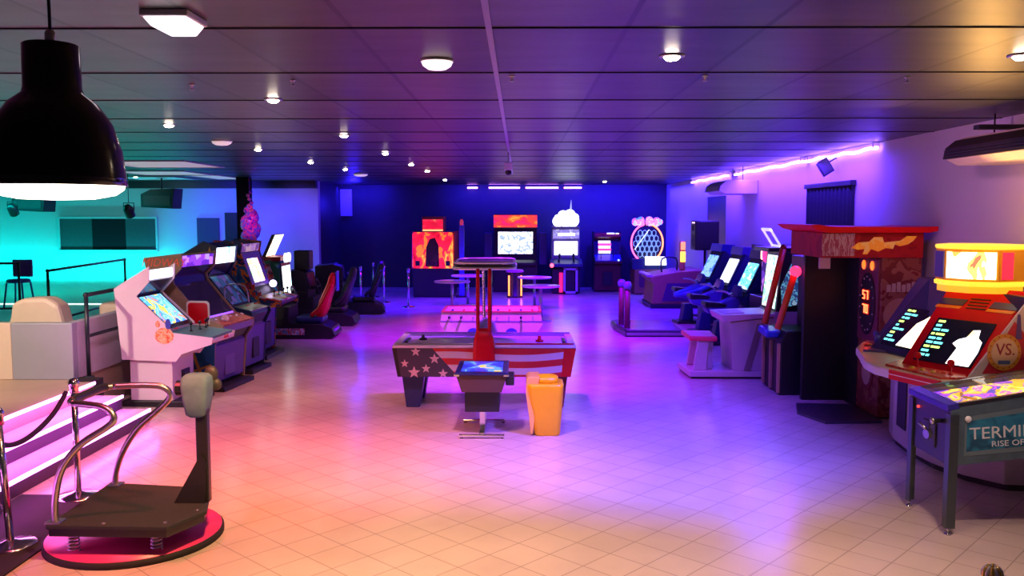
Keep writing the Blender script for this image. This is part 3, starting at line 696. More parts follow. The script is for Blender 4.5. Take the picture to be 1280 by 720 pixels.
# ------------------------------------------------------------------ middle of the hall
# air hockey table
t = thing('air_hockey_table', 'air hockey table with stars and stripes on its side', 'air hockey table', (-.41, 10.62, 0))
HW, HD = 1.075, .53
def flag_mat():
    m, N, L, b = _new('flag_print')
    tc = N.new('ShaderNodeTexCoord'); sx = N.new('ShaderNodeSeparateXYZ'); L.new(tc.outputs['Object'], sx.inputs[0])
    def M_(op, a, c):
        n = N.new('ShaderNodeMath'); n.operation = op
        for i, v in enumerate((a, c)):
            if v is None: continue
            if isinstance(v, (int, float)): n.inputs[i].default_value = v
            else: L.new(v, n.inputs[i])
        return n.outputs[0]
    wv = M_('MULTIPLY', M_('SINE', M_('MULTIPLY', sx.outputs['X'], 3.0), None), .035)
    zz = M_('ADD', M_('ADD', sx.outputs['Z'], wv), M_('MULTIPLY', sx.outputs['X'], -.03))
    fr = M_('FRACT', M_('MULTIPLY', M_('ADD', zz, .02), 6.4), None)
    red = M_('GREATER_THAN', fr, .5)
    mx = N.new('ShaderNodeMix'); mx.data_type = 'RGBA'; mx.inputs[6].default_value = (.72, .60, .58, 1); mx.inputs[7].default_value = (.62, .02, .03, 1); L.new(red, mx.inputs[0])
    edge = M_('GREATER_THAN', M_('ADD', sx.outputs['X'], M_('MULTIPLY', sx.outputs['Z'], 1.35)), .62)
    mx2 = N.new('ShaderNodeMix'); mx2.data_type = 'RGBA'; mx2.inputs[6].default_value = (.055, .045, .09, 1); L.new(edge, mx2.inputs[0]); L.new(mx.outputs[2], mx2.inputs[7])
    # the blue field covers the left third
    fld = M_('GREATER_THAN', M_('ADD', sx.outputs['X'], M_('MULTIPLY', sx.outputs['Z'], .9)), .06)
    L.new(fld, mx2.inputs[0]); L.new(mx2.outputs[2], b.inputs['Base Color']); b.inputs['Roughness'].default_value = .3
    return m
FLAG = flag_mat()
cab_ = MB(); cab_.mi = 0
cab_.prism([(-HW + .06, .40), (HW - .06, .40), (HW, .74), (-HW, .74)], 'y', -HD + .012, HD)
cab_.build('cabinet', plain('table_navy', (.03, .03, .06), .4), t)
fp = MB(); fp.prism([(-HW + .10, .405), (HW - .17, .405), (HW - .14, .735), (-HW + .05, .735)], 'y', -HD, -HD + .012)
fo2 = fp.build('side_apron', FLAG, t)
sp = MB()
for cx, cz, r in ((-.80, .70, .06), (-.58, .615, .065), (-.68, .50, .055), (-.82, .455, .075), (-.48, .44, .06), (-.93, .56, .05)):
    sp.prism(star(cx, cz, r), 'y', -HD - .003, -HD)
sp.build('side_stars', plain('pale_star_ink', (.75, .55, .55), .4), t)
MB().prism([(HW - .17, .405), (HW - .062, .405), (HW, .735), (HW - .14, .735)], 'y', -HD - .001, -HD + .012).build('end_panel', RED, t)
MB().prism([(-HW + .06, .405), (-HW + .10, .405), (-HW + .05, .735), (-HW, .735)], 'y', -HD - .001, -HD + .012).build('end_panel', BLK, t)
MB().box(-HW, HW, -HD, -HD + .07, .74, .775, .008).box(-HW, HW, HD - .07, HD, .74, .775, .008).box(-HW, -HW + .09, -HD + .07, HD - .07, .74, .775, .008).box(HW - .09, HW, -HD + .07, HD - .07, .74, .775, .008).build('rail', plain('bright_rail', (.75, .70, .82), .35, .35, .03), t)
MB().box(-HW + .02, -.13, -HD + .07, -HD + .085, .74, .79, .003).box(-HW + .02, HW - .02, HD - .085, HD - .07, .74, .80, .003).build('rail_trim', STEEL, t)
MB().box(.13, HW - .02, -HD + .06, -HD + .085, .74, .79, .003).build('rail_trim', RED, t)
MB().box(-HW + .09, HW - .09, -HD + .08, HD - .08, .735, .75).build('playfield', plain('lilac_playfield', (.55, .5, .75), .2, 0, .05), t)
for s in (-1, 1):
    MB().box(s * (HW - .12) - .02, s * (HW - .12) + .02, -.16, .16, .75, .77, .004).build('goal', BLK2, t)
MB().lathe([(.05, 0), (.05, .02), (.02, .03), (.018, .06), (.0, .065)], (-.78, .1, .75), 16).build('mallet', BLK2, t)
MB().lathe([(.05, 0), (.05, .02), (.025, .03), (.02, .07), (.0, .075)], (.66, -.05, .75), 16).build('mallet', RED, t)
for s in (-1, 1):
    for yb in (-.26, .26):
        mm = DRED if s > 0 else NAVY
        MB().prism([(s * .99, .40), (s * .72, .40), (s * .78, 0), (s * .94, 0)], 'y', yb - .09, yb + .09, .008).build('leg', mm, t)
# red gantry with the lamp bar
rings = [[(a, -HD - .03 + b, z_) for a, b in rrect(0, 0, hx, hy, min(hx, hy) * .7)] for z_, hx, hy in ((.52, .12, .03), (.62, .13, .05), (.76, .125, .075), (.86, .115, .075), (.94, .09, .06), (.98, .05, .035))]
MB().loft(rings).build('gantry_foot', RED, t)
rings = [[(a, HD - .02 + b, z_) for a, b in rrect(0, 0, hx, hy, min(hx, hy) * .7)] for z_, hx, hy in ((.60, .13, .04), (.80, .13, .06), (.92, .10, .055), (.97, .05, .035))]
MB().loft(rings).build('gantry_foot', plain('grey_foot', (.3, .34, .34), .35), t)
for s in (-1, 1):
    MB().tube(smooth_path([(s * .068, -HD - .05, .90), (s * .068, -HD - .05, 1.3), (s * .068, -HD - .02, 1.62), (s * .068, -HD + .06, 1.67)], 4), .022, 10).build('gantry_post', RED, t)
    MB().tube(smooth_path([(s * .04, HD, .92), (s * .045, HD, 1.3), (s * .05, HD - .02, 1.62), (s * .05, HD - .1, 1.67)], 4), .020, 10).build('gantry_post', CHR, t)
can = MB(); can.prism(rrect(0, 0, .36, HD - .02, .16, 6), 'z', 1.665, 1.725, .02)
can.build('canopy', BLK2, t)
MB().tube([(a, b, 1.672) for a, b in rrect(0, 0, .365, HD - .015, .16, 6)], .018, 8, True).build('canopy_trim', plain('bright_trim', (.85, .85, .9), .3, .3, .03), t)
MB().tube([(a, b, 1.735) for a, b in rrect(0, 0, .35, HD - .03, .16, 6)], .016, 8, True).build('canopy_trim', plain('bright_trim', (.85, .85, .9), .3, .3, .03), t)

# foosball table
t = thing('foosball_table', 'white table football game with red trim and black rods behind the air hockey table', 'foosball table', (-.40, 12.85, 0))
WP = plain('off_white_panel', (.78, .68, .62), .4, 0, .05)
fx, fy = .74, .38
MB().prism([(-fx + .14, .52), (fx - .14, .52), (fx, .72), (fx - .03, .90), (-fx + .03, .90), (-fx, .72)], 'y', -fy, -fy + .03).build('front_panel', WP, t)
MB().prism([(-fx + .14, .52), (fx - .14, .52), (fx, .72), (fx - .03, .90), (-fx + .03, .90), (-fx, .72)], 'y', fy - .03, fy).build('rear_panel', WP, t)
for s in (-1, 1):
    MB().prism([(s * (fx - .14), .52), (s * fx, .72), (s * (fx - .03), .90), (s * (fx - .06), .90), (s * (fx - .03), .72), (s * (fx - .17), .52)], 'y', -fy + .03, fy - .03).build('end_panel', WP, t)
MB().box(-fx + .17, fx - .17, -fy + .03, fy - .03, .52, .74).build('playfield', plain('cream_pitch', (.7, .62, .56), .5), t)
rt = MB()
for y_ in (-fy, fy):
    rt.box(-fx + .03, fx - .03, y_ - .018, y_ + .018, .895, .915, .004)
rt.box(-fx + .02, -fx + .06, -fy, fy, .895, .915).box(fx - .06, fx - .02, -fy, fy, .895, .915)
rt.build('top_trim', plain('red_trim', (.6, .08, .08), .35), t)
MB().box(-fx + .0, fx - .0, -fy - .006, -fy, .755, .77).build('front_line', plain('violet_line', (.18, .1, .3), .4), t)
for k in range(8):
    x_ = -.6 + .171 * k
    m = MB().cyl((x_, -fy - (.10 if k in (0, 1, 6, 3) else .03), .83), (x_, fy + .12, .83), .008, 8)
    ro = m.build('rod', STEEL, t)
    h = MB().cyl((x_, -fy - .11, .83), (x_, -fy - .02, .83), .018, 10) if k in (0, 1, 3, 6) else MB().cyl((x_, fy + .02, .83), (x_, fy + .13, .83), .018, 10)
    h.build('handle', BLK2, ro)
    mm = MB()
    for q in range(3):
        yq = -.2 + .2 * q; mm.box(x_ - .012, x_ + .012, yq - .018, yq + .018, .76, .85, .004).ball((x_, yq, .865), .016)
    mm.build('player', RED if k % 2 else NAVY, ro)
for x_ in (-.26, .29):
    MB().prism([(x_ + a, .60 + .8 * b) for a, b in circle(.085, 20)], 'y', -fy - .012, -fy).build('side_cutout', plain('blue_disc', (.06, .09, .38), .35), t)
for s in (-1, 1):
    for yb in (-1, 1):
        MB().prism([(s * .60, .53), (s * .46, .53), (s * .50, 0), (s * .57, 0)], 'y', yb * .27 - .05, yb * .27 + .05, .006).build('leg', WP, t)

# cocktail cabinet on chrome feet
t = thing('cocktail_cabinet', 'small dark cocktail arcade table with a blue lit top on chrome feet', 'arcade machine', (-.385, 9.18, 0))
MB().prism([(-.265, .655), (.265, .655), (.205, .475), (-.205, .475)], 'y', -.34, .36, .006).build('upper_body', BROWN, t)
MB().box(-.275, .275, -.37, .40, .655, .685, .008).build('tabletop', plain('blue_black_top', (.012, .012, .10), .15), t)
MB().box(-.215, .215, -.28, .30, .6851, .690).build('screen', art('cocktail_screen', [(.02, .02, .3), (.03, .04, .5), (.03, .05, .6), (.04, .10, .7), (.1, .4, .8), (.85, .75, .12)], 4.0, .8, .1, 'noise', 7, (1, .6, 1)), t)
for s in (-1, 1):
    MB().box(s * .255 - .028, s * .255 + .028, -.372, -.345, .645, .665, .004).build('corner_clip', CHR, t)
MB().box(.245, .335, -.25, .05, .53, .625, .01).build('control_box', BLK2, t)
MB().box(-.18, .18, -.25, .27, .25, .475, .008).build('coin_box', BLK, t)
for y_ in (-.35, .33):
    MB().box(-.235, .235, y_ - .025, y_ + .025, .012, .04, .008).build('foot_bar', CHR, t)
    mm = MB()
    for s in (-1, 1): mm.lathe([(.018, 0), (.018, .012)], (s * .21, y_, 0), 10)
    mm.build('foot_pad', BLK2, t)
MB().box(-.028, .028, -.35, .33, .028, .055, .006).build('foot_beam', CHR, t)
for y_ in (-.12, .14): MB().box(-.03, .03, y_ - .03, y_ + .03, .05, .26, .005).build('pedestal_post', CHR, t)

# yellow tub seat
t = thing('tub_seat', 'bright yellow plastic tub seat beside the cocktail table', 'seat', (.275, 9.06, 0))
rings = []
for z_, hx, hy, ox in ((0, .125, .14, .02), (.02, .135, .15, .02), (.30, .165, .17, .01), (.50, .185, .19, .0), (.545, .187, .19, .0), (.55, .175, .18, 0)):
    rings.append([(a + ox, b, z_) for a, b in rrect(0, 0, hx, hy, .06)])
MB().loft(rings).build('body', YEL, t)
MB().prism([(-.20, .60), (-.175, .625), (-.06, .625), (-.09, .44), (-.13, .02), (-.155, .02), (-.17, .2), (-.205, .45)], 'y', -.15, .16, .012).build('side_flap', plain('pale_yellow_plastic', (.95, .55, .12), .35), t)
rings = []
for k in range(9):
    a = -90 + 180 * k / 8; f = .55 + .45 * math.cos(R(a))
    rings.append([(.008 + .125 * math.sin(R(a)), -.03 + .11 * f * math.cos(R(q)), .575 + .062 * f * math.sin(R(q))) for q in range(0, 360, 24)])
MB().loft(rings).build('cushion', YEL, t)

# pedestal tables behind
def ped(label, loc, rx, src=[None]):
    if src[0] is None:
        q = thing('pedestal_table', label, 'table', loc, 0, 'small pedestal tables behind the foosball table')
        MB().lathe([(.41, .735), (.42, .745), (.42, .76), (.41, .77), (0, .77)], n=28).build('tabletop', plain('pink_white_top', (.75, .6, .75), .3), q)
        MB().cyl((0, 0, .02), (0, 0, .74), .035, 12).build('post', STEEL, q)
        MB().lathe([(.24, 0), (.24, .012), (.06, .03), (.04, .05)], n=24).build('foot_plate', STEEL, q)
        src[0] = q; return q
    return dup(src[0], loc, 0, label)
ped('small round table left of the foosball table, nearer of the two', (-1.55, 20.1, 0), 0)
ped('small round table left of the foosball table, farther of the two', (-1.30, 22.0, 0), 0)
ped('small round table right of the foosball table, farther of the two', (.38, 21.4, 0), 0)
ped('small round table right of the foosball table, nearer of the two', (.47, 18.8, 0), 0)

# chrome posts
def stanchion(label, loc, src=[None], group='chrome barrier posts'):
    if src[0] is None:
        q = thing('stanchion', label, 'barrier post', loc, 0, group)
        MB().lathe([(.17, 0), (.17, .012), (.15, .025), (.05, .04), (.03, .05)], n=28).build('base', CHR, q)
        MB().lathe([(.025, .04), (.025, .93)], n=14).build('post', CHR, q)
        MB().lathe([(.036, .86), (.036, .92), (.042, .93), (.042, .95), (.03, .975), (0, .985)], n=16).build('cap', CHR, q)
        src[0] = q; return q
    return dup(src[0], loc, 0, label)
stanchion('chrome barrier post holding the rope, at the stage steps', (-3.60, 6.93, 0))
stanchion('chrome barrier post with broad base at the bottom left corner', (-3.53, 5.86, 0)).rotation_euler = (0, R(-3), 0)
stanchion('chrome barrier post nearest the red glowing machine', (-2.74, 21.5, 0))
stanchion('chrome barrier post second from the red glowing machine', (-3.52, 22.6, 0))
stanchion('chrome barrier post third from the red glowing machine', (-4.06, 24.2, 0))
stanchion('chrome barrier post furthest left, behind the black driving games', (-4.05, 22.2, 0))
rope = MB().tube(smooth_path([(-3.635, 6.875, .88), (-3.66, 6.72, .74), (-3.68, 6.45, .64), (-3.68, 6.2, .63), (-3.66, 6.0, .70), (-3.63, 5.93, .86)], 6), .020, 8)
tag(rope.build('barrier_rope', plain('dark_blue_rope', (.03, .02, .10), .8)), 'dark blue rope sagging between the chrome posts at the steps', 'rope')

# blue machine corner at the lower left edge
t = thing('ride_machine', 'dark blue slanted plastic housing on the black mat at the left edge', 'machine', (-3.98, 5.55, .012))
MB().prism([(-.08, .08), (.20, .08), (.28, .16), (.12, .56), (.04, .68), (-.08, .72)], 'y', .0, .55, .03).build('housing', plain('indigo_plastic', (.05, .05, .20), .3), t)
MB().prism([(-.06, .12), (.16, .12), (.06, .58), (-.06, .62)], 'y', -.012, .0).build('side_panel', NAVY, t)
for y_ in (.10, .45):
    for x_ in (.13, -.02): MB().lathe([(.05, 0), (.05, .03), (.03, .10)], (x_, y_, 0), 14).build('foot', BLK2, t)

# board simulator: pink disc, black deck, bent rails, cloth covered post
t = thing('board_simulator', 'board balancing game with black deck on a pink disc and bent steel rails', 'simulator', (-2.74, 6.05, 0))
MB().lathe([(.60, 0), (.60, .035), (.585, .045)], n=56).build('disc_rim', RUB, t)
MB().lathe([(.585, .03), (.585, .050), (0, .052)], n=56).build('disc', PINK, t)
dz = .235
dp = [(-.42, -.52), (.42, -.52), (.58, -.22), (.47, .30), (-.37, .43)]
dp = [(-.37, -.50), (.44, -.52), (.585, -.20), (.44, .30), (-.37, .42)]
MB().prism(dp, 'z', dz, dz + .03, .006).build('deck', plain('black_grip_deck', (.022, .026, .03), .85, 0, .35, 30), t)
MB().prism([(a * .97, b * .97) for a, b in dp], 'z', dz - .05, dz).build('deck_frame', BLK2, t)
for sx, sy in ((-.24, -.40), (.30, -.36), (.32, .2), (-.26, .28)):
    MB().tube([(sx + .035 * math.cos(k * .7), sy + .035 * math.sin(k * .7), .052 + .135 * k / 50) for k in range(51)], .006, 6).build('spring', STEEL, t)
mb = MB()
for px, py in ((-.33, -.45), (-.33, .36), (.40, -.45), (.38, .25), (0, -.47), (.52, -.2)): mb.lathe([(.014, 0), (.014, .006), (0, .008)], (px, py, dz + .03), 8)
mb.build('bolt', STEEL, t)
A = [(-.335, -.44, dz + .03), (-.33, -.44, .42), (-.28, -.44, .62), (-.16, -.43, .78), (.02, -.42, .90), (.07, -.42, .955), (.04, -.41, 1.01), (-.05, -.38, 1.035), (-.25, -.30, 1.035)]
B = [(-.25, .26, 1.04), (-.02, .30, 1.04), (.10, .32, 1.02), (.14, .335, .95), (.06, .345, .86), (-.12, .35, .70), (-.24, .355, .52), (-.30, .36, .36), (-.305, .36, dz + .03)]
MB().tube(smooth_path(A, 6), .023, 12).build('rail', STEEL, t)
MB().tube(smooth_path(B, 6), .023, 12).build('rail', STEEL, t)
gp = smooth_path([A[-1], (-.30, -.22, 1.035), (-.31, 0, 1.035), (-.30, .20, 1.038), B[0]], 6)
MB().tube(gp, .023, 12).build('crossbar', STEEL, t)
MB().tube(gp[5:-4], .031, 12).build('grip', BLK2, t)
for px, py in ((-.335, -.44), (-.305, .36)): MB().box(px - .05, px + .05, py - .05, py + .05, dz + .03, dz + .042, .003).build('rail_flange', STEEL, t)
# post at the right
MB().prism([(.30, dz + .03), (.52, dz + .03), (.535, .55), (.50, .62), (.46, .55)], 'y', -.055, -.035).prism([(.30, dz + .03), (.52, dz + .03), (.535, .55), (.50, .62), (.46, .55)], 'y', .025, .045).build('post_bracket', BLK2, t)
MB().box(.46, .545, -.035, .025, dz + .03, .98, .008).build('post', BLK2, t)
MB().ball((.50, -.005, .60), .014).build('pivot_bolt', CHR, t)
rings = [[(.47 + a, -.0 + b, z_) for a, b in rrect(0, 0, hx, hy, .03)] for z_, hx, hy in ((.88, .05, .055), (.90, .07, .07), (1.0, .085, .085), (1.10, .095, .09), (1.16, .092, .085), (1.18, .07, .065))]
MB().loft(rings).build('cloth_cover', plain('grey_cloth', (.13, .23, .30), .85, 0, .25, 20), t)
MB().prism([(-.0 + a, 1.08 + b) for a, b in circle(.055, 14)], 'x', .33, .40).build('lamp_socket', BLK2, t)
MB().ball((.545, .08, 1.17), .05, (1, .7, 1.1)).ball((.57, .09, 1.09), .045, (1, .7, 1)).build('knob', plain('dull_dark_knob', (.045, .045, .045), .5), t)

# ornate gold ribbed knob, bottom right
t = thing('finial_post', 'gold ribbed knob on a post at the bottom right corner', 'post', (1.98, 3.55, 0))
MB().lathe([(.15, 0), (.15, .015), (.03, .03)], n=20).build('base', STEEL, t)
MB().lathe([(.02, .03), (.02, .765)], n=12).build('post', STEEL, t)
kn = MB()
for k in range(12): 
    a = 2 * math.pi * k / 12
    kn.mi = k % 2
    kn.tube([(.034 * math.sin(math.pi * q / 8) * math.cos(a), .034 * math.sin(math.pi * q / 8) * math.sin(a), .80 - .034 * math.cos(math.pi * q / 8)) for q in range(1, 8)], .011, 6)
kn.build('knob', [GOLD, plain('white_rib', (.8, .75, .85), .3)], t)

# ------------------------------------------------------------------ back row
FIRE = art('fire_art', [(.15, .0, .02), (.6, .005, .02), (.9, .01, .03), (.95, .015, .04), (1, .20, .02), (1, .55, .05), (.9, .01, .03)], 2.6, 1.1, .3, 'noise', 3.5, (1.5, 1, .8))
t = thing('shooting_game', 'big arcade machine glowing red and orange with fire artwork', 'arcade machine', (-2.39, 24.9, 0))
MB().prism([(-.55, .02), (.55, .02), (.57, .80), (-.57, .80)], 'y', -.78, .9, .01).build('lower_cabinet', BLK, t)
for s in (-1, 1): MB().prism([(-.78, .80), (.9, .80), (.9, 1.82), (-.55, 1.82)], 'x', s * .57 - .02, s * .57 + .02).build('side_panel', plain('glowing_red_side', (.5, .01, .02), .3), t)
MB().box(-.55, .55, -.2, .9, .80, 1.80).build('screen_housing', BLK, t)
MB().prism(rrect(0, 1.31, .56, .50, .06), 'y', -.80, -.76).build('art_board', FIRE, t)
MB().prism([(-.20, .86), (.18, .86), (.16, 1.45), (.06, 1.66), (-.08, 1.62), (-.18, 1.4)], 'y', -.812, -.80, .003).build('screen', plain('dark_red_screen', (.05, .004, .02), .15), t)
for s in (-1, 1): MB().box(s * .42 - .06, s * .42 + .06, -.82, -.80, .88, 1.02, .006).build('speaker', BLK2, t)
MB().box(-.30, .30, -.74, .1, 1.83, 2.24, .01).build('header', DRED, t)
MB().box(-.28, .28, -.752, -.74, 1.90, 2.16).build('header_sign', art('header_fire', [(.6, .01, .03), (.85, .01, .04), (.95, .03, .06), (1, .2, .08)], 3, 1.0, .3, 'noise', 5, (1, 1, 2)), t)
MB().box(-.28, .28, -.756, -.74, 1.84, 1.885).build('header_light', glow('orange_bar', (1, .3, .1), 2.4), t)
for s in (-1, 1):
    MB().cyl((s * .12, -.80, .86), (s * .10, -1.0, .98), .025, 8).box(s * .10 - .02, s * .10 + .02, -1.06, -.95, .93, 1.0, .004).build('gun', BLK2, t)

t = thing('light_pole', 'thin blue lit pole with a red beacon right of the red machine', 'pole', (-1.60, 24.3, 0))
MB().box(-.16, .16, -.16, .16, 0, .03).build('base', BLK2, t)
MB().box(-.07, .07, -.05, .05, .03, 2.0, .01).build('post', plain('blue_lit_post', (.08, .09, .5), .4), t)  # blue light on the pole put into its base colour
MB().lathe([(.05, 2.0), (.055, 2.1), (.03, 2.16), (0, 2.17)], n=14).build('beacon', glow('red_beacon', (.7, .05, .1), .5), t)

t = thing('shooting_game', 'wide dark arcade machine with white lit screen and fiery orange header', 'arcade machine', (-.11, 26.1, 0))
MB().box(-.66, .66, -.25, .9, .02, .95, .01).build('lower_cabinet', BLK, t)
MB().box(-.64, .64, .1, .9, .95, 2.30, .01).build('housing', BLK, t)
for s in (-1, 1): MB().box(s * .82 - .12, s * .82 + .12, .0, .5, .8, 1.75, .02).build('speaker_column', plain('indigo_column', (.04, .04, .2), .4), t)
MB().box(-.56, .56, .06, .10, 1.08, 1.84, .01).build('bezel', BLK2, t)
MB().box(-.52, .52, .048, .06, 1.12, 1.78).build('screen', art('white_game_screen', [(1, 1, 1), (.9, 1, 1), (1, 1, 1), (.25, .35, .5), (1, 1, 1), (1, 1, .8)], 5, 1.8, .2, 'noise', 4), t)
MB().box(-.64, .64, -.30, .1, 1.90, 2.30, .01).build('header', BLK, t)
MB().box(-.64, .64, -.312, -.30, 1.92, 2.28).build('header_sign', art('fiery_header', [(.9, .02, .22), (.95, .02, .08), (1, .06, .03), (1, .30, .03), (1, .65, .1)], 2.6, 1.2, .3, 'noise', 6, (1, 1, 2.2), False), t)
MB().prism([(-.25, .95), (-.40, .88), (-.40, .80), (-.25, .80)], 'x', -.6, .6).build('console', BLK2, t)

t = thing('tube_pedestal', 'black round pedestal with two orange light tubes and pink top', 'pedestal', (-.12, 24.2, 0))
MB().lathe([(.22, 0), (.22, .04), (.18, .08), (.18, .66), (.21, .70)], n=24).build('body', BLK, t)
MB().lathe([(.24, .70), (.25, .73), (.22, .77), (0, .78)], n=24).build('cushion', plain('pink_top', (.6, .1, .5), .4), t)
for x_ in (-.16, .18): MB().cyl((x_, -.21, .06), (x_, -.21, .62), .022, 8).build('light_tube', glow('orange_tube', (1, .18, .03), 4.5), t)

t = thing('arcade_cabinet', 'white lit arcade cabinet with glowing cloud shaped topper and spike', 'arcade machine', (1.36, 25.6, 0))
MB().box(-.40, .40, -.2, .6, .74, 1.95, .01).build('housing', plain('grey_housing', (.25, .25, .32), .4), t)
MB().box(-.34, .34, -.212, -.2, 1.12, 1.52).build('screen', art('white_screen_b', [(1, 1, 1), (1, 1, .85), (1, 1, 1), (.8, .9, 1)], 4, 1.8, .2, 'noise', 7), t)
MB().box(-.38, .38, -.26, -.2, 1.60, 1.86, .01).build('marquee', art('pale_marquee_b', [(.5, .45, .7), (.35, .32, .55), (.8, .8, .9)], 7, .7, .3, 'noise', 2, (1, 1, 2)), t)
MB().box(-.24, .26, -.268, -.26, 1.68, 1.76).build('marquee_light', glow('white_bar', (.9, .9, 1), 2.2), t)
cl = MB()
for cx, cz, r in ((-.22, 2.10, .17), (0, 2.12, .2), (.20, 2.12, .19), (-.08, 2.26, .16), (.12, 2.29, .16), (.27, 2.22, .11), (-.24, 2.2, .1)): cl.ball((cx, -.1, cz), r, (1, .35, 1), 12)
to = cl.build('topper', glow('white_cloud', (.9, 1, .95), 2.6), t)
MB().tube([(.14, -.1, 2.38), (.15, -.1, 2.72)], [.035, .006], 8).build('topper_spike', glow('blue_white_spike', (.5, .55, 1), .9), to)
MB().prism([(-.62, .80), (-.62, .88), (-.2, 1.02), (-.2, .74)], 'x', -.46, .46, .01).build('control_panel', NAVY, t)
for s in (-1, 1):
    MB().cyl((s * .22, -.46, .93), (s * .20, -.44, 1.06), .03, 8).prism([(-.40, 1.04), (-.62, 1.12), (-.62, 1.18), (-.40, 1.14), (-.36, 1.08)], 'x', s * .20 - .03, s * .20 + .03).build('gun', BLK2, t)
MB().ball((-.42, -.60, .84), .06).build('red_lamp', glow('red_lamp', (1, .05, .08), 7), t)
for x_ in (-.05, .30): MB().box(x_ - .03, x_ + .03, -.50, -.42, .02, .74).build('front_frame', plain('pale_frame', (.5, .48, .65), .35), t)
for z_ in (.02, .70): MB().box(-.08, .33, -.50, -.42, z_, z_ + .065).build('front_frame', plain('pale_frame_b', (.5, .48, .65), .35), t)
MB().box(-.40, .40, -.40, .6, .02, .74, .01).build('lower_cabinet', BLK, t)
MB().box(-.20, -.10, -.47, -.40, .05, .62).build('red_panel', glow('red_side_light', (1, .02, .10), 1.0), t)

t = thing('arcade_cabinet', 'black arcade cabinet with small red and white striped screen', 'arcade machine', (2.62, 26.0, 0))
pr = [(-.7, .02), (.15, .02), (.2, .78), (.42, .84), (.42, .94), (.05, 1.10), (-.05, 1.55), (.12, 1.62), (.12, 1.78), (-.7, 1.78)]
sides(t, .80, pr, BLK); I = core(t, .80, pr, plain('dark_maroon', (.10, .01, .02), .4))
pan(t, I, 5, 'bezel', BEZ, -.37, .37, .02, .98)
sc_ = MB()
for k in range(5):
    sc_.mi = 0 if k % 2 == 0 else 1
    a, b = lerp(I[5], I[6], .12 + .155 * k), lerp(I[5], I[6], .12 + .155 * (k + 1))
    sc_.slab(a, b, -.26, .10 + .02 * (k % 2), .004, .009)
sc_.build('screen', [glow('white_stripe', (1, .85, .85), 2.0), glow('red_stripe', (1, .06, .1), 1.6)], t)
pan(t, I, 7, 'marquee', DRED, -.38, .38, .05, .95)
MB().box(-.02, .20, -.13, -.11, 1.72, 1.755).box(.24, .33, -.13, -.11, 1.72, 1.75).build('marquee_light', glow('cold_bar', (.7, .8, 1), 3), t)
pan(t, I, 4, 'control_panel', plain('blue_console', (.03, .06, .4), .3), -.385, .385, 0, 1, .03)
for x_ in (-.2, .15): stick(t, (x_, -.25, 1.03), JB)
MB().ball((.30, -.40, .96), .03).build('start_button', glow('blue_button', (.4, .6, 1), 2), t)
MB().box(-.14, .14, -.20, -.16, .2, .6, .01).build('coin_door', BLK2, t)

t = thing('ball_game', 'neon framed game with honeycomb board and bright white panel below', 'arcade machine', (3.72, 25.5, 0))
MB().prism([(-.40, .02), (.50, .02), (.50, .72), (-.40, .72)], 'y', -.45, .5, .012).build('lower_cabinet', plain('orange_brown_cabinet', (.32, .14, .07), .4), t)
MB().prism(rrect(-.18, .40, .09, .20, .06), 'y', -.462, -.45).build('coin_door', plain('plum_door', (.12, .03, .08), .4), t)
MB().prism([(.14 + a, .28 + b * .9) for a, b in circle(.11, 16)], 'y', -.475, -.45, .005).build('yellow_knob', YEL, t)
MB().prism([(-.42, .72), (.5, .72), (.5, .82), (-.1, 1.02), (-.42, 1.02)], 'x', -.46, .52, .008).build('console', NAVY, t)
MB().prism([(-.52, .86), (-.50, .85), (-.40, 1.08), (-.42, 1.09)], 'x', -.10, .50).build('lit_panel', glow('white_panel', (1, .95, .95), 3.0), t)
eg = [(.46 * math.cos(R(a)) * (1.0 if math.sin(R(a)) > 0 else .92), 1.47 + .55 * math.sin(R(a))) for a in range(0, 360, 12)]
MB().prism(eg, 'y', -.05, .45).build('board_housing', BLK, t)
MB().prism([(a * .93, 1.47 + (b - 1.47) * .93) for a, b in eg], 'y', -.07, -.05).build('board', plain('dark_board', (.02, .02, .08), .3), t)
for i, (a0, a1, c) in enumerate(((100, 265, (1, .10, .35)), (275, 440, (1, .22, .08)))):
    MB().tube([(.46 * math.cos(R(a)), -.08, 1.47 + .55 * math.sin(R(a))) for a in range(a0, a1, 8)], .024, 8).build('neon_tube', glow('neon_edge' + ('', '_b')[i], c, 3.5), t)
hx = MB()
for r in range(5):
    for c in range(6):
        cx, cz = -.335 + .134 * c + (.067 if r % 2 else 0), 1.76 - .155 * r
        if (cx / .44) ** 2 + ((cz - 1.47) / .5) ** 2 > .82: continue
        hx.tube([(cx + .064 * math.cos(R(a)), -.078, cz + .088 * math.sin(R(a))) for a in range(30, 390, 60)], .008, 5, True)
hx.build('honeycomb', glow('pale_cell_edge', (.35, .6, .85), 1.0), t)
MB().cyl((-.36, -.1, 1.28), (.05, -.1, 1.86), .010, 6).build('cue_bar', glow('white_line', (.7, .8, 1), 2.0), t)
sg = MB()
for k in range(9):
    a = R(40 * k); sg.ball((.36 * math.cos(a), -.03, 2.08 + .075 * math.sin(a)), .10, (1.1, .5, .9), 10)
sg.build('header', art('neon_header', [(.1, .25, .9), (.9, .1, .45), (.3, .5, 1), (1, .2, .5)], 6, 1.4, .3, 'noise', 4), t)
lt = MB()
for k in range(5): lt.box(-.31 + .125 * k, -.22 + .125 * k, -.15, -.12, 2.02 + .01 * (k % 2), 2.14, .012)
lt.build('header_marks', glow('pink_marks', (1, .15, .45), 2.4), t)

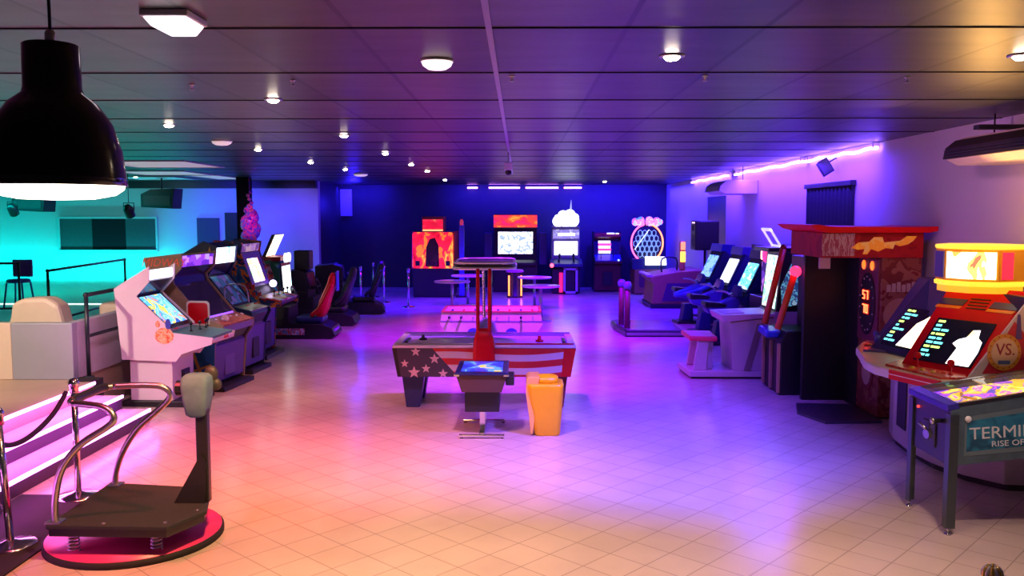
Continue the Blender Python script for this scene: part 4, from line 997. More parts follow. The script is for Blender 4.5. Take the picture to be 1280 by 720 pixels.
# brown console facing the aisle, amber lamp on top
t = thing('ride_console', 'large brown arcade ride with purple recess and an amber lamp post', 'arcade machine', (3.80, 21.8, 0))
CB = plain('brown_shell', (.40, .17, .07), .45)
MB().prism([(-.55, .10), (.70, .10), (.70, .95), (.15, .90), (-.60, .78), (-.62, .70), (-.48, .62)], 'y', -.5, 1.0, .03).build('shell', CB, t)
MB().prism([(-.30, .18), (.66, .18), (.66, .62), (-.18, .62)], 'y', -.512, -.49).build('recess', plain('plum_recess', (.08, .02, .09), .5), t)
MB().box(-.58, .72, -.52, 1.0, 0, .10, .02).build('base', BLK2, t)
MB().prism(rrect(-.61, .80, .07, .03, .02), 'y', -.5, .9).build('rim', plain('pink_rim', (.55, .3, .45), .35), t)
MB().tube(smooth_path([(-.2, .2, .85), (-.2, .2, 1.18), (.15, .2, 1.2), (.18, .2, .9)], 4), .022, 8).build('grab_rail', BLK2, t)
MB().box(.20, .34, -.1, .1, .90, 1.65, .05).build('lamp_post', plain('orange_post', (.5, .2, .05), .4), t)
MB().box(.205, .335, -.115, -.095, 1.12, 1.38, .01).build('amber_lamp', glow('amber_glow', (1, .42, .03), 3.2), t)
MB().box(.215, .325, -.115, -.095, 1.42, 1.62, .02).build('amber_cap_lamp', glow('orange_glow', (1, .25, .06), 1.8), t)

# low glossy platform with padded red posts
t = thing('dance_platform', 'low glossy platform with two dark red padded posts in the middle of the floor', 'platform', (2.62, 17.1, 0))
MB().prism([(-.62, -.80), (.50, -.80), (.52, .70), (-.72, .90), (-.74, .2)], 'z', .0, .10, .01).build('base', BLK2, t)
MB().prism([(-.56, -.74), (.45, -.74), (.47, .64), (-.66, .84), (-.68, .2)], 'z', .10, .13, .004).build('tread_plate', plain('violet_steel_plate', (.30, .20, .40), .22, .6, .2, 20), t)
MB().box(-.60, .48, -.812, -.80, .03, .085).build('edge_trim', plain('edge_steel', (.35, .3, .4), .3, .7), t)
for px, py in ((-.60, .05), (-.55, -.50)):
    p_ = MB().lathe([(.055, .13), (.055, .88)], (px, py, 0), 16).build('post', plain('dark_red_pad', (.16, .02, .04), .5), t)
    MB().lathe([(.055, .88), (.075, .90), (.08, .97), (.05, 1.02), (0, 1.03)], (px, py, 0), 16).build('post_cap', plain('blue_grey_cap', (.15, .16, .35), .3), p_)

# speaker tower
t = thing('speaker_tower', 'tall black loudspeaker raised on a stand against the blue door', 'speaker', (4.20, 19.75, 0))
MB().lathe([(.26, 0), (.26, .02), (.04, .05)], n=20).lathe([(.03, .04), (.03, 1.5)], n=12).build('stand', BLK2, t)
MB().box(-.28, .26, -.26, .26, 1.5, 2.16, .03).build('housing', BLK, t)
for zz, r in ((1.70, .15), (2.0, .08)):
    MB().lathe([(r, 0), (r * .9, .012), (r * .5, -.01), (0, .004)], M=basis((-.283, -.03, zz), (0, -1, 0), (0, 0, 1)), n=18).build('driver', DARK, t)
MB().box(-.284, -.278, -.20, .1, 2.10, 2.13).build('badge', glow('pink_badge_light', (1, .5, .8), 2), t)

# motorcycle ride games, facing the aisle
def moto(label, loc, rz, scr, hood):
    t = thing('motorcycle_game', label, 'ride game', loc, rz, 'ride games along the right wall')
    BL = plain('deep_blue_plastic', (.012, .015, .11), .3)
    MB().prism([(.0, 0), (.60, 0), (.60, 1.2), (.45, 1.5), (.36, 1.55), (.06, .95), (.0, .85)], 'x', -.30, .30, .012).build('console', BL, t)
    MB().prism([(.04, .92), (.01, .93), (.31, 1.56), (.36, 1.55)], 'x', -.27, .27).build('bezel', BEZ, t)
    MB().prism([(.038, .99), (.022, .998), (.235, 1.44), (.25, 1.43)], 'x', -.23, .23).build('screen', scr, t)
    MB().prism([(.36, 1.55), (.26, 1.52), (.30, 1.68), (.58, 1.66), (.58, 1.3)], 'x', -.30, .30, .01).build('topper', hood, t)
    MB().box(-.20, .20, -.62, .0, 0, .06, .01).build('base', BLK2, t)
    MB().prism([(-.50, .06), (-.24, .06), (-.26, .42), (-.44, .42)], 'x', -.11, .11, .02).build('bike_stand', BL, t)
    MB().prism([(-.66, .66), (-.60, .56), (-.30, .50), (-.06, .62), (.0, .80), (-.10, .88), (-.26, .74), (-.50, .70)], 'x', -.12, .12, .04).build('bike_body', plain('violet_fairing', (.08, .05, .4), .3), t)
    MB().prism([(-.68, .70), (-.62, .66), (-.30, .66), (-.25, .72), (-.42, .75), (-.66, .78)], 'x', -.13, .13, .025).build('seat', BLK2, t)
    MB().tube(smooth_path([(-.34, -.32, .92), (-.2, -.22, .92), (0, -.12, .86), (.2, -.22, .92), (.34, -.32, .92)], 4), .018, 8).build('handlebar', STEEL, t)
    MB().prism([(-.14, .86), (-.02, .84), (.0, 1.0), (-.05, 1.06)], 'x', -.16, .16, .02).build('windshield', plain('smoke_shield', (.05, .05, .2), .1), t)
    return t
TSC = art('teal_ride_screen', [(.05, .25, .8), (.2, .8, .9), (.1, .5, .7), (.8, 1, 1), (.03, .1, .5)], 7, 1.8, .2, 'noise', 5)
BSC = art('blue_ride_screen', [(.08, .2, .9), (.25, .5, 1), (.1, .3, .95)], 5, 1.5, .2, 'noise', 6)
WSC = art('white_ride_screen', [(1, 1, .95), (.9, 1, .9), (1, 1, 1), (.5, .6, .5)], 7, 1.8, .2, 'noise', 8)
moto('motorcycle ride game with teal screen, just behind the white seated game', (3.92, 15.45, 0), -84, TSC, plain('black_hood', (.015, .015, .05), .3))
moto('motorcycle ride game with white screen, in the middle of the right row', (3.95, 16.95, 0), -83, WSC, plain('indigo_hood', (.05, .03, .25), .3))
moto('motorcycle ride game with plain blue screen, below the tall black speaker', (3.92, 18.55, 0), -80, BSC, plain('blue_hood', (.02, .02, .4), .3))
mb = MB().tube([(.42 * math.cos(R(a)), .16 * math.sin(R(a)), .0) for a in range(0, 360, 15)], .05, 10, True)
hoop = thing('hoop_rail', 'blue padded oval hoop on a leg in front of the brown ride', 'rail', (3.54, 17.76, 0))
MB().tube([(.34 * math.cos(R(a)), .24 * math.sin(R(a)), .76 + .10 * math.cos(R(a)) ) for a in range(0, 360, 15)], .05, 10, True).build('hoop', plain('blue_pad', (.03, .06, .45), .35), hoop)
mb.bm.free()
MB().cyl((.34, 0, .02), (.34, 0, .84), .03, 10).lathe([(.16, 0), (.16, .02), (.03, .04)], (.34, 0, 0), 18).build('leg', BLK2, hoop)

# pink lit gun game behind
t = thing('gun_game', 'gun game with a round pink light and black header between bike rides and white game', 'arcade machine', (4.12, 14.45, 0), -84)
MB().box(-.42, .42, -.15, .45, 0, .95, .015).build('lower_cabinet', BLK2, t)
MB().box(-.42, .42, .05, .45, .95, 1.72, .01).build('housing', plain('plum_housing', (.06, .01, .07), .4), t)
MB().box(-.36, .36, .036, .05, 1.0, 1.50).build('screen', art('violet_screen', [(.15, .05, .5), (.3, .1, .8), (.05, .02, .2), (.6, .2, .8)], 6, .9, .2, 'block', 2), t)
MB().box(-.46, .46, -.12, .45, 1.72, 1.80, .015).build('header', BLK, t)
MB().lathe([(.12, 0), (.11, .03), (.05, .04), (0, .04)], M=basis((-.16, .03, 1.62), (1, 0, 0), (0, 0, 1)), n=20).build('round_light', glow('crimson_glow', (.9, .04, .22), 1.6), t)
MB().box(-.40, -.31, .02, .05, 1.54, 1.70, .02).build('orange_light', glow('peach_glow', (1, .55, .35), 3), t)

# white seated game, pink bench
t = thing('seated_game', 'white seated arcade game with pink padded bench and tilted pale card on top', 'arcade machine', (3.05, 12.45, 0))
WG = plain('warm_white_plastic', (.62, .55, .50), .4, 0, .06)
MB().prism([(-.66, -.36), (.52, -.36), (.52, .40), (-.70, .40)], 'z', .03, .11, .01).build('base', WG, t)
MB().prism([(-.62, -.32), (.50, -.32), (.50, .38), (-.66, .38)], 'z', 0, .03).build('plinth', BLK2, t)
MB().prism([(-.66, -.30), (-.28, -.36), (-.24, .30), (-.66, .36)], 'z', .53, .60, .02).build('bench_seat', plain('pink_red_seat', (.85, .03, .12), .35), t)
for y_ in (-.30, .18):
    MB().prism([(-.60, .11), (-.42, .11), (-.38, .53), (-.54, .53)], 'y', y_, y_ + .06, .01).build('bench_leg', WG, t)
MB().box(-.40, -.30, -.2, .22, .11, .53, .02).build('bench_leg', LGREY, t)
MB().prism([(-.05, .11), (.52, .11), (.52, .86), (-.10, .80)], 'y', -.34, .38, .012).build('console', WG, t)
MB().prism([(-.20, .80), (.52, .88), (.52, .93), (-.24, .90)], 'y', -.37, .40, .01).build('console_top', plain('pink_white_panel', (.75, .5, .62), .3), t)
MB().prism([(-.16, .901), (.12, .915), (.12, .922), (-.16, .908)], 'y', -.22, .24).build('top_print', plain('magenta_print', (.5, .08, .55), .35), t)
MB().prism([(.10, .12), (.18, .12), (.36, .78), (.27, .78)], 'y', -.365, -.34, .004).build('side_bar', plain('taupe_bar', (.28, .22, .17), .4), t)
MB().box(.50, .98, -.36, .40, .0, .95, .01).build('monitor_base', LGREY, t)
MB().prism([(.52, .95), (.98, .95), (.98, 1.78), (.60, 1.78)], 'y', -.36, .40, .01).build('monitor_housing', BLK2, t)
MB().prism([(.53, .98), (.518, .98), (.592, 1.72), (.605, 1.72)], 'y', -.30, .34).build('screen', art('green_lit_screen', [(.4, .9, .6), (.85, 1, .9), (.2, .6, .4), (1, 1, .95), (.5, .8, .9)], 9, 1.6, .2, 'noise', 9), t)
MB().prism([(.60, 1.0), (.86, 1.06), (.90, 1.4), (.72, 1.62), (.58, 1.3)], 'y', -.372, -.36).build('side_art', art('cyan_side_art', [(.05, .3, .4), (.2, .7, .75), (.03, .1, .25), (.5, .85, .8)], 14, .35, .3, 'noise', 4), t)
MB().box(.40, 1.0, -.36, .40, 1.78, 1.84, .01).build('header_shelf', BLK2, t)
M_ = Matrix.Translation((.62, 0, 1.84)) @ Matrix.Rotation(R(-32), 4, 'Y')
fr = MB().box(-.012, .012, -.22, -.18, 0, .30, 0, M_).box(-.012, .012, .18, .22, 0, .30, 0, M_).box(-.012, .012, -.22, .22, .27, .31, 0, M_).box(-.012, .012, -.22, .22, 0, .03, 0, M_)
fr.build('topper_frame', glow('pale_topper', (.85, .78, 1), .8), t)

# ------------------------------------------------------------------ hammer game and dragon booth
t = thing('bat_game', 'black strength game with two slanting orange posts and a glowing red lamp', 'arcade machine', (3.30, 11.0, 0))
MB().prism([(.02, 0), (1.2, 0), (1.2, .82), (.10, .82), (.02, .7)], 'y', .0, .74, .02).build('lower_cabinet', BLK, t)
MB().box(.45, 1.2, .0, .74, .82, 1.75, .02).build('backboard', BLK, t)
for y_, h in ((.08, 1.56), (.66, 1.84)):
    p_ = MB().tube([(.0, y_, .84), (.0 + (.20 if h < 1.7 else .22), y_, h)], .042, 12).build('post', ORG, t)
    if h < 1.7: MB().ball((.205, y_ - .02, h + .02), .07).build('red_lamp', glow('bright_red_lamp', (1, .008, .03), 9), p_)
    else: MB().ball((.225, y_, h + .02), .045).build('lamp', DRED, p_)
MB().box(-.12, .08, .22, .62, .70, .79, .02, Matrix.Rotation(R(4), 4, 'X')).build('pad', plain('blue_pad_b', (.03, .06, .6), .3), t)
for x_, y_ in ((-.0, .70), (-.0, .36), (.0, .02)):
    MB().box(x_ - .012, x_ + .02, y_ - .02, y_ + .02, .03, .66).build('edge_trim', plain('pale_gold_trim', (.55, .35, .18), .35), t)
MB().box(.35, .62, -.005, .70, 1.60, 1.76, .01).build('header', plain('maroon_header', (.10, .03, .06), .4), t)

t = thing('punch_booth', 'tall booth machine with upturned red roof, yellow dragon header and red digits', 'arcade machine', (3.35, 9.70, 0))
MB().box(.16, 1.12, 1.02, 1.10, 0, 1.84, .006).build('rear_panel', BLK, t)
MB().box(.68, 1.12, .62, 1.02, .0, 1.84).build('back_panel', BLK, t)
CRM = art('booth_art', [(.22, .05, .04), (.28, .08, .06), (.19, .035, .035), (.33, .12, .09), (.22, .03, .035)], 4, 0, .35, 'noise', 3)
MB().box(.68, 1.12, .0, .62, .02, 1.84, .008).build('column', CRM, t)
MB().box(.72, 1.08, .03, .60, 0, .02).build('column_foot', BLK2, t)
# front of the column (faces the player): display panel
MB().box(.655, .68, .03, .59, .85, 1.80, .006).build('display_panel', plain('maroon_panel', (.18, .03, .06), .35), t)
el = [(.31 + a * .62, 1.28 + b) for a, b in circle(.36, 22)]
MB().prism(el, 'x', .643, .655).build('display_shield', BLK2, t)
for y_ in (.20, .44): MB().ball((.65, y_, 1.72), .045, (.4, 1, 1.2)).build('amber_lamp', glow('amber_booth_lamp', (1, .12, .015), 2.6), t)
SEG = {'5': 'afgcd', '7': 'abc', '0': 'abcdef'}
def digits(mb, s, oy, oz, wd, ht, x_):
    for i, ch in enumerate(s):
        c = oy - i * wd * 1.5; b = .012
        S = {'a': (c - wd, c, oz + ht - b, oz + ht), 'd': (c - wd, c, oz, oz + b), 'g': (c - wd, c, oz + ht / 2 - b / 2, oz + ht / 2 + b / 2),
             'f': (c - b, c, oz + ht / 2, oz + ht), 'e': (c - b, c, oz, oz + ht / 2), 'b': (c - wd, c - wd + b, oz + ht / 2, oz + ht), 'c': (c - wd, c - wd + b, oz, oz + ht / 2)}
        for k in SEG[ch]: y0, y1, z0, z1 = S[k]; mb.box(x_ - .006, x_, y0, y1, z0, z1)
for s_, z_ in (('57', 1.33), ('70', 1.17)):
    MB().box(.636, .643, .20, .42, z_ - .02, z_ + .12).build('display_window', plain('red_window', (.2, .01, .01), .3), t)
    mb = MB(); digits(mb, s_, .40, z_, .06, .10, .635); mb.build('display_digits', glow('red_digits', (1, .10, .03), 7), t)
lb = MB()
for k in range(14):
    a = R(200 + 25 * k); lb.ball((.64, .31 + .19 * math.cos(a), 1.28 + .31 * math.sin(a)), .012, (.5, 1, 1), 8)
lb.build('bulbs', plain('pale_bulbs', (.5, .4, .45), .3), t)
MB().prism([(.31 + a, .48 + b * 1.2) for a, b in circle(.17, 24)], 'x', .668, .68).build('target_disc', plain('dark_red_disc', (.25, .03, .04), .4), t)
MB().prism([(.31 + a, .48 + b * 1.2) for a, b in circle(.12, 24)], 'x', .662, .668).build('target_disc', plain('pale_disc', (.5, .36, .3), .4), t)
# near side art of the column
sa_ = MB(); sa_.prism([(.90 + a, 1.18 + b) for a, b in circle(.19, 24)], 'y', -.006, 0); sa_.mi = 1
sa_.prism([(.80, .85), (1.06, .85), (1.02, 1.08), (.98, 1.14), (.99, 1.24), (.93, 1.30), (.87, 1.24), (.89, 1.12), (.80, 1.06)], 'y', -.010, -.006)
sa_.build('side_art', [plain('peach_disc', (.55, .30, .20), .4), plain('silhouette', (.05, .02, .03), .5)], t)
lm = MB()
for k in range(6): lm.box(.74 + .055 * k, .782 + .055 * k, -.006, 0, 1.44, 1.52 + .015 * (k % 3))
lm.build('side_marks', plain('pale_marks', (.55, .4, .36), .4), t)
# header and roof
MB().box(.0, 1.12, -.02, 1.08, 1.82, 2.10, .006).build('header', art('header_print', [(.38, .008, .02), (.45, .012, .02), (.32, .006, .015)], 3, 0, .6, 'noise', 2), t)
MB().box(.0, .36, -.026, -.02, 1.84, 2.09).build('header_print', art('streaked_print', [(.5, .25, .28), (.4, .08, .1), (.6, .4, .36), (.45, .12, .14)], 9, 0, .35, 'noise', 4, (4, 1, .7)), t)
dr = MB(); dr.prism([(.32, 1.93), (.40, 1.99), (.52, 2.0), (.57, 2.05), (.66, 2.05), (.68, 1.99), (.86, 2.01), (.93, 2.06), (1.04, 2.06), (1.0, 2.01), (.94, 1.97), (.86, 1.95), (.80, 1.97), (.78, 1.92), (.70, 1.93), (.62, 1.89), (.54, 1.92), (.50, 1.86), (.45, 1.86), (.47, 1.92), (.40, 1.91)], 'y', -.030, -.02)
dr.build('dragon_print', art('dragon_yellow', [(.95, .45, .03), (.9, .3, .03), (.8, .4, .1)], 7, .25, .35, 'noise', 3), t)
MB().prism([(-.17, 2.185), (-.10, 2.13), (.02, 2.10), (1.12, 2.10), (1.22, 2.12), (1.22, 2.17), (1.1, 2.16), (.05, 2.165), (-.08, 2.19)], 'y', -.14, 1.12, .004).build('roof', plain('roof_red', (.8, .002, .01), .5, 0, .05, spec=.2), t)
MB().box(-.02, .10, -.022, .02, 1.70, 1.82, .004).build('hanging_tag', plain('pale_pink_tag', (.55, .32, .34), .5), t)
MB().prism([(-.14, .24), (.02, -.24), (.66, -.20), (.66, .66), (.0, .72)], 'z', 0, .03, .004).build('foot_plate', plain('steel_foot_plate', (.10, .09, .12), .35, .5), t)

# ------------------------------------------------------------------ versus cabinet
t = thing('versus_cabinet', 'red and white two-station arcade machine with glowing yellow marquee', 'arcade machine', (0, 0, 0))
GV = plain('grey_lilac_body', (.52, .46, .50), .4, 0, .04)
foot = [(3.86, 8.98), (3.76, 8.65), (3.72, 8.2), (3.74, 7.78), (3.84, 7.42), (4.05, 7.15), (4.55, 7.1), (4.55, 9.0)]
MB().prism(foot, 'z', .05, .90, .008).build('lower_body', GV, t)
MB().prism([(a + .03 if a < 4.5 else a, b) for a, b in foot], 'z', 0, .05).build('plinth', BLK2, t)
MB().prism([(3.755, 8.54), (3.725, 8.28), (3.714, 8.285), (3.744, 8.545)], 'z', .22, .82, .003).build('coin_door', BLK, t)
deck = [(3.62, 9.15), (3.40, 8.75), (3.28, 8.30), (3.17, 7.95), (3.15, 7.70), (3.24, 7.40), (3.42, 6.90), (3.60, 6.84), (4.5, 6.92), (4.55, 9.15)]
MB().prism(deck, 'z', .88, .965, .02).build('control_deck', plain('white_deck', (.75, .68, .64), .35), t)
MB().prism([(3.64, 9.10), (3.36, 8.46), (3.62, 8.36), (3.9, 9.05)], 'z', .965, .985, .004).build('control_panel', plain('blue_panel', (.10, .08, .45), .3), t)
MB().prism([(3.24, 7.66), (3.42, 7.02), (3.62, 7.0), (3.9, 7.6), (3.60, 8.0)], 'z', .965, .985, .004).build('control_panel', art('red_panel_art', [(.65, .04, .04), (.8, .12, .05), (.55, .02, .04), (.7, .3, .1)], 6, 0, .3, 'noise', 2), t)
dv = Vector((3.42 - 3.19, 6.90 - 7.57)).normalized(); nv = Vector((dv.y, -dv.x)); nv = nv if nv.x < 0 else -nv
for k, (z0, z1, m_) in enumerate(((.885, .925, 'a'), (.925, .932, 'b'), (.932, .965, 'a'))):
    p0 = Vector((3.22, 7.48)); p1 = Vector((3.40, 6.96))
    q = [p0, p1, p1 + nv * .03, p0 + nv * .03]
    MB().prism([tuple(v) for v in q], 'z', z0, z1).build('front_stripe', RED if m_ == 'a' else WHT, t)
def station(o, ang, scr_mats, bez, wd=.36):
    n = Vector((-math.cos(R(ang)), -math.sin(R(ang)), 0)); e1 = Vector((math.sin(R(ang)), -math.cos(R(ang)), 0)); bk = -n
    up = (bk * .62 + Vector((0, 0, .66))).normalized()
    M_ = basis(o, e1, up); L_ = .92
    MB().box(-wd - .06, wd + .06, -.02, L_, -.16, 0, .012, M_).build('bezel', bez, t)
    sm_ = MB(); sm_.box(-wd + .03, wd - .03, .06, .54, 0, .008, .003, M_)
    return M_, sm_
RBZ = plain('red_bezel', (.6, .004, .02), .45, 0, .06, spec=.2)
Mr, sr_ = station(Vector((3.56, 7.36, .985)), 29, None, RBZ, .30)
Ml, sl_ = station(Vector((3.58, 8.28, .985)), 13, None, plain('blue_bezel', (.04, .05, .22), .3), .30)
def screen_marks(M_, sm_, x0, seed):
    rnd = random.Random(seed)
    for k in range(9):
        y = .49 - .047 * k; x = x0
        for q in range(rnd.choice((1, 2, 2))):
            l = rnd.uniform(.03, .09); sm_.mi = 1 if k % 3 else 2; sm_.box(x, x + l, y, y + .022, .008, .0105, 0, M_); x += l + .015
    sm_.build('screen', [BEZ, glow('cyan_marks', (.15, .8, .85), 2.2), glow('green_marks', (.55, .9, .2), 2.0)], t)
screen_marks(Mr, sr_, -.245, 3)
MB().prism([(.04, .07), (.245, .07), (.255, .22), (.24, .33), (.19, .37), (.17, .45), (.11, .44), (.09, .36), (.03, .33), (.0, .28), (.06, .24)], 'z', .008, .012, 0, Mr).build('screen_figure', art('white_figure', [(1, 1, 1), (1, .85, .7), (1, 1, 1), (1, .6, .3)], 4, 2.6, .3, 'noise', 3), t)
screen_marks(Ml, sl_, -.26, 5)
MB().prism([(-.04, .08), (.26, .08), (.26, .50), (.14, .53), (.06, .42), (.0, .36)], 'z', .008, .012, 0, Ml).build('screen_figure', art('cream_figure', [(1, 1, .9), (1, .85, .55), (1, 1, 1)], 4, 2.4, .3, 'noise', 6), t)
# vents and badges on the right bezel
MB().box(-.08, .10, .78, .79, 0, .006, 0, Mr).box(-.08, .10, .745, .755, 0, .006, 0, Mr).box(-.08, .10, .71, .72, 0, .006, 0, Mr).box(-.08, .10, .675, .685, 0, .006, 0, Mr).build('vent', BLK2, t)
for s in (-1, 1):
    MB().prism([(s * .24 - .12, .70), (s * .24 + .12, .70), (s * .24 + .14, .77), (s * .24 - .10, .77)], 'z', .0, .006, 0, Mr).build('bezel_badge', plain('navy_badge', (.05, .05, .2), .3), t)
    MB().prism([(s * .24 - .13, .66), (s * .24 + .10, .66), (s * .24 + .12, .69), (s * .24 - .12, .69)], 'z', .0, .006, 0, Mr).build('bezel_badge', plain('orange_badge', (.85, .3, .03), .3), t)
# joysticks and buttons on both panels
for (x_, y_) in ((3.46, 7.52), (3.55, 7.12), (3.56, 8.62), (3.66, 8.9)):
    stick(t, (x_, y_, .983), RED if y_ < 8 else plain('blue_stick', (.08, .08, .5), .3), .10, 0, .03)
for k in range(6):
    buttons(t, [(3.38 + .05 * (k % 2) + .02 * k, 7.44 - .05 * k, .983)], RB if k % 2 else YB, .02)
for k in range(4): buttons(t, [(3.50 + .05 * k, 8.74 + .03 * k, .983)], YB if k % 2 else RB, .02)
# shell behind the screens
MB().prism([(3.66, .965), (4.55, .965), (4.55, 1.66), (4.12, 1.66)], 'y', 7.95, 9.0, .01).build('rear_housing', plain('blue_shell_b', (.06, .06, .25), .35), t)
MB().prism([(3.62, .965), (4.55, .965), (4.55, 1.66), (4.12, 1.66)], 'y', 6.99, 7.02, .004).build('side_panel', plain('white_side', (.72, .66, .64), .4), t)
MB().box(4.16, 4.55, 7.02, 7.95, .965, 1.62).build('core', BLK2, t)
sd = MB(); sd.prism([(3.74, 1.02), (4.40, 1.02), (4.22, 1.16), (3.98, 1.44)], 'y', 6.984, 6.99); sd.mi = 1; sd.prism([(3.99, 1.30), (4.04, 1.30), (4.02, 1.50), (4.0, 1.50)], 'y', 6.980, 6.984)
sd.build('side_graphic', [plain('red_flash', (.6, .03, .06), .35), plain('violet_spike', (.12, .07, .3), .35)], t)
bd = MB(); bd.prism([(3.90 + a, 1.195 + b * 1.1) for a, b in circle(.135, 28)], 'y', 6.972, 6.98); bd.mi = 1; bd.prism([(3.90 + a, 1.195 + b * 1.1) for a, b in circle(.105, 28)], 'y', 6.968, 6.972)
bd.mi = 2; text_into(bd, 'VS.', .135, basis((3.905, 6.966, 1.215), (1, 0, 0), (0, 0, 1)), .002, 0, .9)
bd.mi = 3; bd.box(3.85, 3.945, 6.964, 6.968, 1.10, 1.13)
for k in range(16): bd.mi = 2; bd.ball((3.90 + .12 * math.cos(R(22.5 * k)), 6.972, 1.195 + .132 * math.sin(R(22.5 * k))), .006, (1, .4, 1), 6)
bd.build('round_badge', [plain('gold_badge', (.75, .36, .04), .35), plain('cream_badge', (.8, .6, .35), .35), plain('maroon_letters', (.35, .03, .05), .4), plain('blue_bar', (.1, .18, .4), .4)], t)
# marquee drum
cx, cy0 = 4.12, 7.80
oc = [(cx + .37 * math.cos(R(a)), cy0 + .37 * math.sin(R(a))) for a in (163, 192, 228, 264, 310, 0, 55, 110)]
MB().prism(oc, 'z', 1.72, 2.00, .01).build('marquee', plain('yellow_drum', (.9, .5, .03), .3), t)
MB().prism([(cx + (a - cx) * 1.03, cy0 + (b - cy0) * 1.03) for a, b in oc], 'z', 2.0, 2.035, .012).prism([(cx + (a - cx) * 1.03, cy0 + (b - cy0) * 1.03) for a, b in oc], 'z', 1.68, 1.72, .012).build('marquee_rim', glow('lit_yellow_rim', (1, .62, .04), 1.3), t)
MB().prism([(cx + (a - cx) * .95, cy0 + (b - cy0) * .95) for a, b in oc], 'z', 1.62, 1.68).build('marquee_base', glow('lit_orange_rim', (1, .45, .02), .9), t)
def face(i, name, mat, m0=.05, m1=.95, z0=1.745, z1=1.975):
    a, b = Vector(oc[i]), Vector(oc[(i + 1) % 8]); d = (b - a); nn = Vector((d.y, -d.x)).normalized()
    if nn.dot((a + b) / 2 - Vector((cx, cy0))) < 0: nn = -nn
    p, q = a + d * m0, a + d * m1
    MB().prism([tuple(p), tuple(q), tuple(q + nn * .008), tuple(p + nn * .008)], 'z', z0, z1).build(name, mat, t)
MQ = art('lit_marquee_art', [(.9, .25, .05), (1, .9, .35), (1, 1, .8), (1, 1, .8), (1, 1, .85), (1, 1, .8), (1, .7, .1), (.25, .1, .05)], 3.4, 3.0, .3, 'noise', 2.2)
face(0, 'marquee_art', plain('blue_marquee_side', (.08, .08, .3), .3)); face(1, 'marquee_art', MQ, .10, 1.0); face(2, 'marquee_art', MQ, .0, .90)
face(3, 'marquee_side', glow('lit_red_side', (.9, .03, .08), .9), .1, .5); face(4, 'marquee_side', plain('pale_side', (.7, .55, .5), .4))
point((4.2, 7.3, 2.25), (1, .55, .12), 2, .1)

# ------------------------------------------------------------------ pinball machine
t = thing('pinball_machine', 'grey-blue pinball machine on steel legs at the right edge, glass top lit purple and orange', 'pinball machine', (3.08, 6.45, 0), -90)
PG = plain('worn_slate_blue', (.07, .115, .15), .4, 0, .35, 12)
L_, hw_ = 1.42, .30
pro = [(0, .50), (L_, .66), (L_, 1.16), (.0, .93)]
for s in (-1, 1): MB().prism(pro, 'x', s * hw_ - .01, s * hw_ + .01, .003).build('side_panel', PG, t)
MB().box(-hw_ + .01, hw_ - .01, .0, .025, .50, .92, .004).build('front_panel', BLK2, t)
MB().prism([(.025, .52), (L_, .68), (L_, .72), (.025, .56)], 'x', -hw_ + .01, hw_ - .01).build('floor_board', BLK, t)
MB().prism([(-.03, .90), (.06, .92), (.05, .965), (-.03, .945)], 'x', -hw_ - .012, hw_ + .012, .006).build('lockdown_bar', plain('blue_lit_bar', (.05, .04, .4), .25, .3), t)
for s in (-1, 1): MB().prism([(.05, .94), (L_, 1.165), (L_, 1.185), (.05, .962)], 'x', s * hw_ - .016, s * hw_ + .016).build('side_rail', plain('dark_rail', (.05, .05, .07), .25, .5), t)
pf = art('playfield_art', [(.12, .03, .6), (.6, .1, .9), (.1, .1, .5), (1, .45, .05), (1, .8, .15), (.9, .2, .5), (1, 1, .7)], 7, 1.5, .3, 'noise', 4.4)
MB().prism([(.06, .895), (L_, 1.105), (L_, 1.115), (.06, .905)], 'x', -hw_ + .01, hw_ - .01).build('playfield', pf, t)
bm_ = MB()
for k, (x_, y_) in enumerate(((-.1, .7), (.1, .78), (0, .95), (-.12, 1.1), (.14, 1.15))): bm_.lathe([(.035, 0), (.035, .03), (.045, .035), (.045, .045)], (x_, y_, .905 + (y_ - .06) * .1544), 14)
bm_.build('bumpers', glow('orange_bumper', (1, .4, .05), 1.6), t)
for s in (-1, 1): MB().prism([(s * .10, .26), (s * .10, .29), (s * .02, .24), (s * .02, .225)], 'z', .94, .955).build('flipper', plain('yellow_flipper', (.8, .6, .1), .3), t)
MB().prism([(.05, .957), (L_, 1.178), (L_, 1.181), (.05, .960)], 'x', -hw_ + .016, hw_ - .016).build('glass', glass_mat('playfield_glass'), t)
for sx in (-1, 1):
    for yb, zt in ((.02, .88), (1.36, 1.0)):
        lg = MB(); lg.prism([(sx * (hw_ + .03), yb - .035), (sx * (hw_ + .03), yb + .03), (sx * (hw_ + .02), yb + .03), (sx * (hw_ + .02), yb - .022), (sx * (hw_ - .035), yb - .022), (sx * (hw_ - .035), yb - .035)], 'z', .05, zt)
        lo = lg.build('leg', plain('dark_steel_leg', (.08, .10, .12), .3, .6), t)
        MB().lathe([(.008, .015), (.008, .06)], (sx * (hw_ + .012), yb - .012, 0), 8).lathe([(.026, 0), (.026, .008), (.012, .018)], (sx * (hw_ + .012), yb - .012, 0), 14).build('leveler', CHR, lo)
MB().box(-.10, .10, -.012, .0, .58, .76, .006).build('coin_door', plain('coin_door_black', (.03, .03, .03), .35), t)
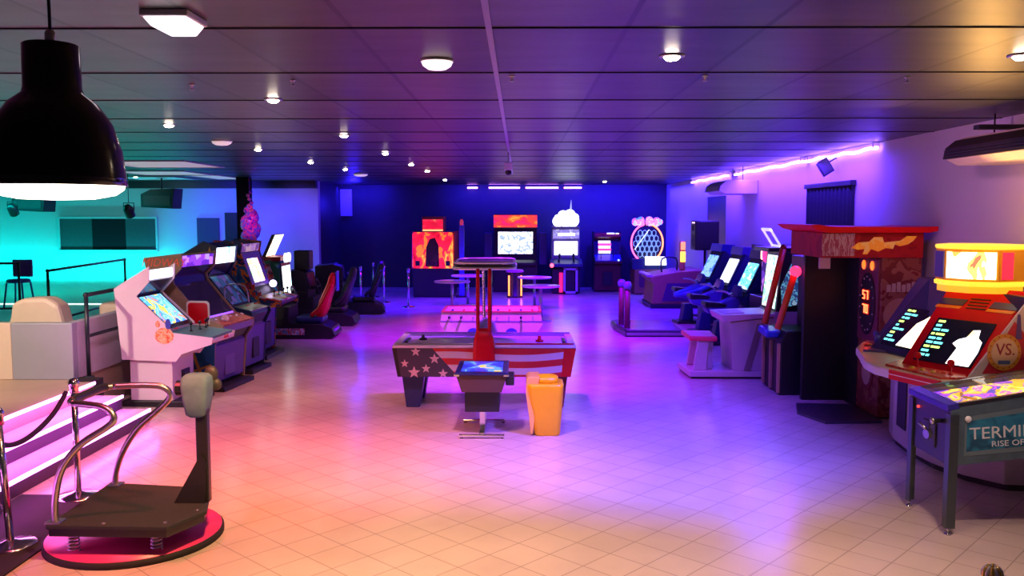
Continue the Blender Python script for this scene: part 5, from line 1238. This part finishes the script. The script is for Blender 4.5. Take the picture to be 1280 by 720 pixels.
MB().lathe([(.016, 0), (.016, .05), (.026, .055), (.026, .075), (0, .08)], M=basis((.17, 0, .80), (1, 0, 0), (0, 0, 1)), n=14).build('plunger', STEEL, t)
MB().ball((-.18, -.01, .83), .012).build('start_button', glow('red_start', (1, .05, .05), 2), t)
MB().prism([(.0 + a, .66 + b * .7) for a, b in circle(.05, 12)], 'y', -.03, -.012).cyl((.0, -.03, .70), (-.07, -.05, .73), .012, 8).build('coin_handle', STEEL, t)
MB().lathe([(.024, 0), (.024, .006), (.016, .016), (0, .018)], M=basis((hw_ + .01, .12, .845), (0, 1, 0), (0, 0, 1)), n=16).build('flipper_button', WB, t)
pl = MB(); pl.prism([(.10, .575), (1.38, .70), (1.38, 1.08), (.10, .86)], 'x', hw_ + .010, hw_ + .012); pl.mi = 1
pl.prism([(.115, .61), (1.36, .735), (1.36, 1.04), (.115, .83)], 'x', hw_ + .012, hw_ + .0135)
PLM = [plain('slate_border', (.12, .18, .21), .4), art('teal_side_art', [(.02, .12, .2), (.03, .2, .32), (.02, .08, .14), (.04, .26, .38)], 5, 0, .35, 'noise', 3, (1, 1, 1), False), plain('silver_letters', (.62, .68, .70), .35)]
pl.mi = 2; tx = pl
text_into(tx, 'TERMINATOR 3', .122, basis((hw_ + .0145, .13, .735), (0, 1, .07), (0, -.05, 1)), .002, .0, 1.12, 'LEFT')
text_into(tx, 'RISE OF THE MACHINES', .058, basis((hw_ + .0145, .29, .665), (0, 1, .07), (0, -.05, 1)), .002, .0, 1.2, 'LEFT')
pl.build('side_art', PLM, t)
MB().box(-hw_, hw_, L_ - .28, L_ + .05, 1.20, 1.85, .01).build('backbox', BLK2, t)
MB().box(-hw_ + .03, hw_ - .03, L_ - .288, L_ - .28, 1.32, 1.80).build('backglass', art('backglass_art', [(.1, .2, .5), (.6, .2, .1), (.9, .7, .4), (.05, .05, .1)], 5, .8, .2, 'noise', 5), t)
MB().box(-.22, .22, L_ - .2, L_, 1.14, 1.2).build('neck', BLK, t)
